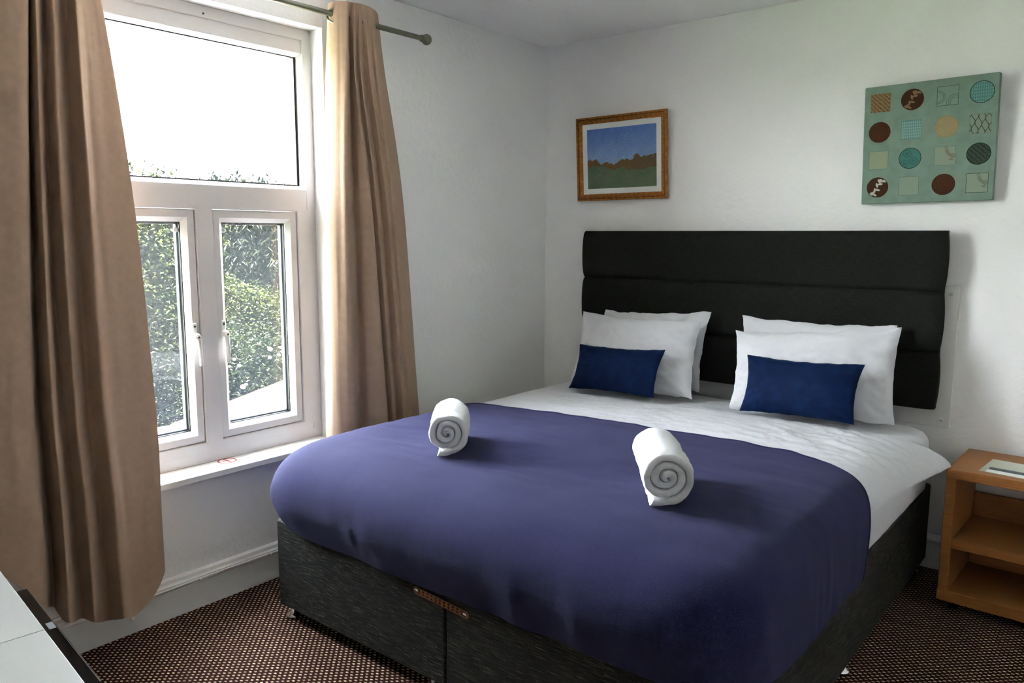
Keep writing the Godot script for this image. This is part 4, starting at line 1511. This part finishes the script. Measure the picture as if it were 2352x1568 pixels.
func tree(called: String, label: String, cat_: String, at: Vector3, trunk_h: float, crown: Array, count: int, cluster: ArrayMesh, col_a: Color, col_b: Color, sd: int, conifer := false, group := "") -> Node3D:
	# crown: blobs [centre above the base, radii]; leaves fill their outer shells
	var t := thing(called, at, label, cat_, group)
	var rng := RandomNumberGenerator.new()
	rng.seed = sd
	var a := Acc.new()
	var path := []
	var rad := []
	for k in 8:
		var f := k / 7.0
		path.append(at + Vector3(rng.randf_range(-0.1, 0.1) * f * 2.0, trunk_h * f, rng.randf_range(-0.1, 0.1) * f * 2.0))
		rad.append(lerpf(0.20, 0.04, f) * clampf(trunk_h / 5.0, 0.25, 1.4))
	a.tube(path, rad, 9)
	for k in 9:
		var f := rng.randf_range(0.3, 0.95)
		var o: Vector3 = along(path, f)
		var bl: Array = crown[rng.randi() % crown.size()]
		var tip: Vector3 = at + bl[0] + Vector3(rng.randf_range(-0.6, 0.6) * bl[1].x, rng.randf_range(-0.5, 0.5) * bl[1].y, rng.randf_range(-0.6, 0.6) * bl[1].z)
		var mid := o.lerp(tip, 0.5) + Vector3(0, 0.15 if not conifer else -0.1, 0)
		a.tube([o, mid, tip], [0.06 * clampf(trunk_h / 5.0, 0.25, 1.0), 0.04 * clampf(trunk_h / 5.0, 0.25, 1.0), 0.012], 6)
	part("trunk", a, M["bark"], t)
	var mm := MultiMesh.new()
	mm.transform_format = MultiMesh.TRANSFORM_3D
	mm.use_colors = true
	mm.mesh = cluster
	mm.instance_count = count
	var nz := noise(sd, 0.9, 2)
	for k in count:
		var bl: Array = crown[k % crown.size()]
		var d := Vector3(rng.randfn(), rng.randfn(), rng.randfn()).normalized()
		var r := pow(rng.randf(), 0.35)
		var o: Vector3 = bl[0] + d * bl[1] * r
		o += d * nz.get_noise_3dv(o * 1.4) * 0.35
		var sc := rng.randf_range(0.75, 1.3)
		var bs := Basis(Vector3.UP, rng.randf() * TAU) if conifer else Basis.from_euler(Vector3(rng.randf_range(-0.6, 0.6), rng.randf() * TAU, rng.randf_range(-0.6, 0.6)))
		mm.set_instance_transform(k, Transform3D(bs.scaled(Vector3.ONE * sc), o))
		var c := col_a.lerp(col_b, clampf(0.5 + nz.get_noise_3dv(o * 1.1 + Vector3(9, 0, 0)) * 1.2 + rng.randf_range(-0.25, 0.25), 0.0, 1.0))
		mm.set_instance_color(k, c)
	var mi := MultiMeshInstance3D.new()
	mi.name = "foliage"
	mi.multimesh = mm
	mi.set_meta("kind", "stuff")
	t.add_child(mi)
	return t

func outside() -> void:
	var a := Acc.new()
	a.box(Vector3(-70, -3.4, -60), Vector3(-0.275, -3.2, 50), 0.01)
	structure("ground", a, M["grass"], "garden lawn below the window", "lawn")
	var broad := leaf_cluster(501, 44, 0.36, 0.075, 0.1)
	var droopy := leaf_cluster(502, 44, 0.42, 0.16, 0.9)
	var small := leaf_cluster(503, 44, 0.26, 0.052, 0.0)
	var g := "garden trees"
	var V := func(x, y, z): return Vector3(x, y, z)
	tree("broadleaf_tree", "tall pale green broadleaf tree seen through the casement by the desk", "tree", V.call(-12.0, -3.2, -2.6), 4.8, [[V.call(0, 3.4, 0), V.call(1.7, 1.9, 1.9)], [V.call(0.2, 4.6, -0.5), V.call(1.3, 1.0, 1.5)], [V.call(0.5, 2.4, -1.2), V.call(1.1, 1.2, 1.0)]], 2600, broad, Color(0.0180, 0.0340, 0.0048), Color(0.0840, 0.1080, 0.0240), 511)
	tree("conifer", "tall grey-green conifer with drooping branches behind the bushes", "tree", V.call(-17.5, -3.2, -8.8), 6.2, [[V.call(0, 4.0, 0), V.call(2.6, 1.9, 2.6)], [V.call(0, 5.2, 0), V.call(1.9, 1.0, 1.9)], [V.call(0, 2.6, 0), V.call(2.7, 1.6, 2.7)]], 2600, droopy, Color(0.0112, 0.0192, 0.0088), Color(0.0440, 0.0560, 0.0264), 512, true)
	tree("broadleaf_bush", "light green rounded bush beyond the slate roof", "bush", V.call(-10.8, -3.2, -5.1), 1.6, [[V.call(0, 1.9, 0), V.call(1.5, 1.2, 1.35)], [V.call(-0.3, 2.9, 0.5), V.call(0.9, 0.8, 0.75)], [V.call(0, 2.6, -0.7), V.call(1.0, 0.8, 0.8)]], 1900, small, Color(0.0240, 0.0400, 0.0064), Color(0.0880, 0.1080, 0.0248), 513)
	var sh := tree("flowering_shrub", "dark green shrub dotted with white blossom above the roof ridge", "shrub", V.call(-8.6, -3.2, -3.25), 1.2, [[V.call(0, 1.8, 0), V.call(0.9, 1.3, 0.95)]], 900, small, Color(0.0100, 0.0208, 0.0056), Color(0.0360, 0.0520, 0.0136), 514)
	var rng := RandomNumberGenerator.new()
	rng.seed = 515
	var petal := Acc.new()
	for k in 26:
		var d := Vector3(rng.randf_range(0.3, 1.0), rng.randf_range(-0.2, 1.1), rng.randf_range(-0.9, 0.9)).normalized()
		petal.ball(V.call(-8.6, -1.4, -3.25) + d * Vector3(0.98, 1.35, 1.02), Vector3(0.034, 0.028, 0.034) * rng.randf_range(0.5, 1.3), 5, 8)
	part("blossom", petal, M["petal"], sh, "white blossom")
	sh.get_node("blossom").set_meta("kind", "stuff")
	tree("dark_shrub", "dark blue-green shrub low behind the casement by the desk", "shrub", V.call(-9.6, -3.2, -1.9), 0.9, [[V.call(0, 1.2, 0), V.call(1.1, 1.2, 1.1)]], 1100, small, Color(0.0040, 0.0080, 0.0048), Color(0.0120, 0.0180, 0.0104), 516)
	tree("yellow_green_shrub", "bright yellow-green shrub just above the low roof", "shrub", V.call(-7.2, -3.2, -1.05), 0.6, [[V.call(0, 1.25, 0), V.call(0.6, 0.8, 0.75)]], 800, small, Color(0.0360, 0.0520, 0.0048), Color(0.0960, 0.1120, 0.0160), 517)
	var zs := [-1.5, -6.0, -10.5, -15.0, -19.5]
	for k in zs.size():
		tree("woodland_tree", "dark green woodland tree in the row closing off the garden", "tree", V.call(-24.0 - (k % 2) * 1.5, -3.2, zs[k]), 5.5, [[V.call(0, 3.0, 0), V.call(2.6, 2.6, 3.0)], [V.call(0, 4.9, 0.3), V.call(2.0, 1.3 + 0.2 * (k % 3), 2.2)]], 1500, broad, Color(0.0072, 0.0128, 0.0056), Color(0.0240, 0.0320, 0.0120), 521 + k, false, "woodland row")
	# neighbouring roof with a terracotta ridge
	var r0 := Vector3(-4.55, -0.47, -0.06)
	var r1 := Vector3(-6.45, -0.47, -3.48)
	var rt := thing("neighbouring_roof", Vector3(-4.5, -3.2, -1.5), "pale slate roof with a terracotta tile ridge below the window", "roof")
	var dn := Vector3(0.874, 0, -0.486)
	a = Acc.new()
	var lo0 := r0 + dn * 2.6 + Vector3(0, -1.25, 0)
	var lo1 := r1 + dn * 2.6 + Vector3(0, -1.25, 0)
	var th := Vector3(0, -0.06, 0)
	var mid := (r0 + r1 + lo0 + lo1) * 0.25 + th * 0.5
	a.flat([r0, r1, lo1, lo0], mid)
	a.flat([r0 + th, r1 + th, lo1 + th, lo0 + th], mid)
	a.flat([r0, lo0, lo0 + th, r0 + th], mid)
	a.flat([r1, lo1, lo1 + th, r1 + th], mid)
	a.flat([lo0, lo1, lo1 + th, lo0 + th], mid)
	var bk0 := r0 - dn * 2.0 + Vector3(0, -1.0, 0)
	var bk1 := r1 - dn * 2.0 + Vector3(0, -1.0, 0)
	a.flat([r0, r1, bk1, bk0], mid)
	part("slope", a, M["slate"], rt)
	a = Acc.new()
	for q in [[lo0, lo1], [bk0, bk1]]:
		var f0: Vector3 = q[0]
		var f1: Vector3 = q[1]
		var inn: Vector3 = mid
		a.flat([f0 + th, f1 + th, Vector3(f1.x, -3.2, f1.z), Vector3(f0.x, -3.2, f0.z)], inn)
	for q in [[r0, lo0, bk0], [r1, lo1, bk1]]:
		var p0: Vector3 = q[0]
		var p1: Vector3 = q[1]
		var p2: Vector3 = q[2]
		a.flat([p0 + th, p1 + th, Vector3(p1.x, -3.2, p1.z), Vector3(p2.x, -3.2, p2.z), p2 + th], mid)
	part("wall", a, M["brick"], rt)
	var rd := (r1 - r0).normalized()
	var nt := int((r1 - r0).length() / 0.31)
	for k in nt:
		a = Acc.new()
		var c0 := r0 + rd * (k * 0.31)
		var c1 := c0 + rd * 0.30
		var poly := []
		for m in 7:
			var an := PI * m / 6.0
			poly.append(Vector2(cos(an) * 0.12, sin(an) * 0.075 - 0.01))
		a.prism(poly, c0, c1, func(q): return dn * q.x + Vector3.UP * q.y)
		part("ridge_tile", a, M["terracotta"], rt)
	# roof window
	a = Acc.new()
	var c := r0 + dn * 1.25 + rd * 0.62 + Vector3(0, -0.60, 0)
	var dv := (dn * 2.6 + Vector3(0, -1.25, 0)).normalized()
	var nn := rd.cross(dv).normalized()
	if nn.y < 0: nn = -nn
	a.xf = Transform3D(Basis(rd, nn, dv), c)
	a.ring(-0.28, 0.28, -0.35, 0.35, [Vector2(0, 0), Vector2(0, 0.07), Vector2(0.05, 0.07), Vector2(0.06, 0.0)], func(x, y, d): return Vector3(x, d, y))
	part("roof_window_frame", a, M["lead"], rt)
	# low flat-pitched roof seen through the other casement
	var lr := thing("outhouse_roof", Vector3(-4.0, -3.2, 1.0), "low grey outhouse roof beneath the casement by the desk", "roof")
	a = Acc.new()
	var q0 := Vector3(-5.4, -0.46, 4.6)
	var q1 := Vector3(-5.0, -0.54, -0.30)
	var q2 := Vector3(-0.30, -1.15, -0.30)
	var q3 := Vector3(-0.30, -1.15, 4.6)
	mid = (q0 + q1 + q2 + q3) * 0.25 + th
	a.flat([q0, q1, q2, q3], mid)
	a.flat([q0 + th, q1 + th, q2 + th, q3 + th], mid + Vector3(0, 1, 0) * 0.04)
	a.flat([q1, q2, q2 + th, q1 + th], mid)
	a.flat([q2, q3, q3 + th, q2 + th], mid)
	a.flat([q0, q1, q1 + th, q0 + th], mid)
	part("slope", a, M["slate"], lr)
	a = Acc.new()
	a.box(Vector3(-4.9, -3.2, -0.25), Vector3(-0.35, -1.3, 4.5), 0.01)
	part("wall", a, M["brick"], lr)
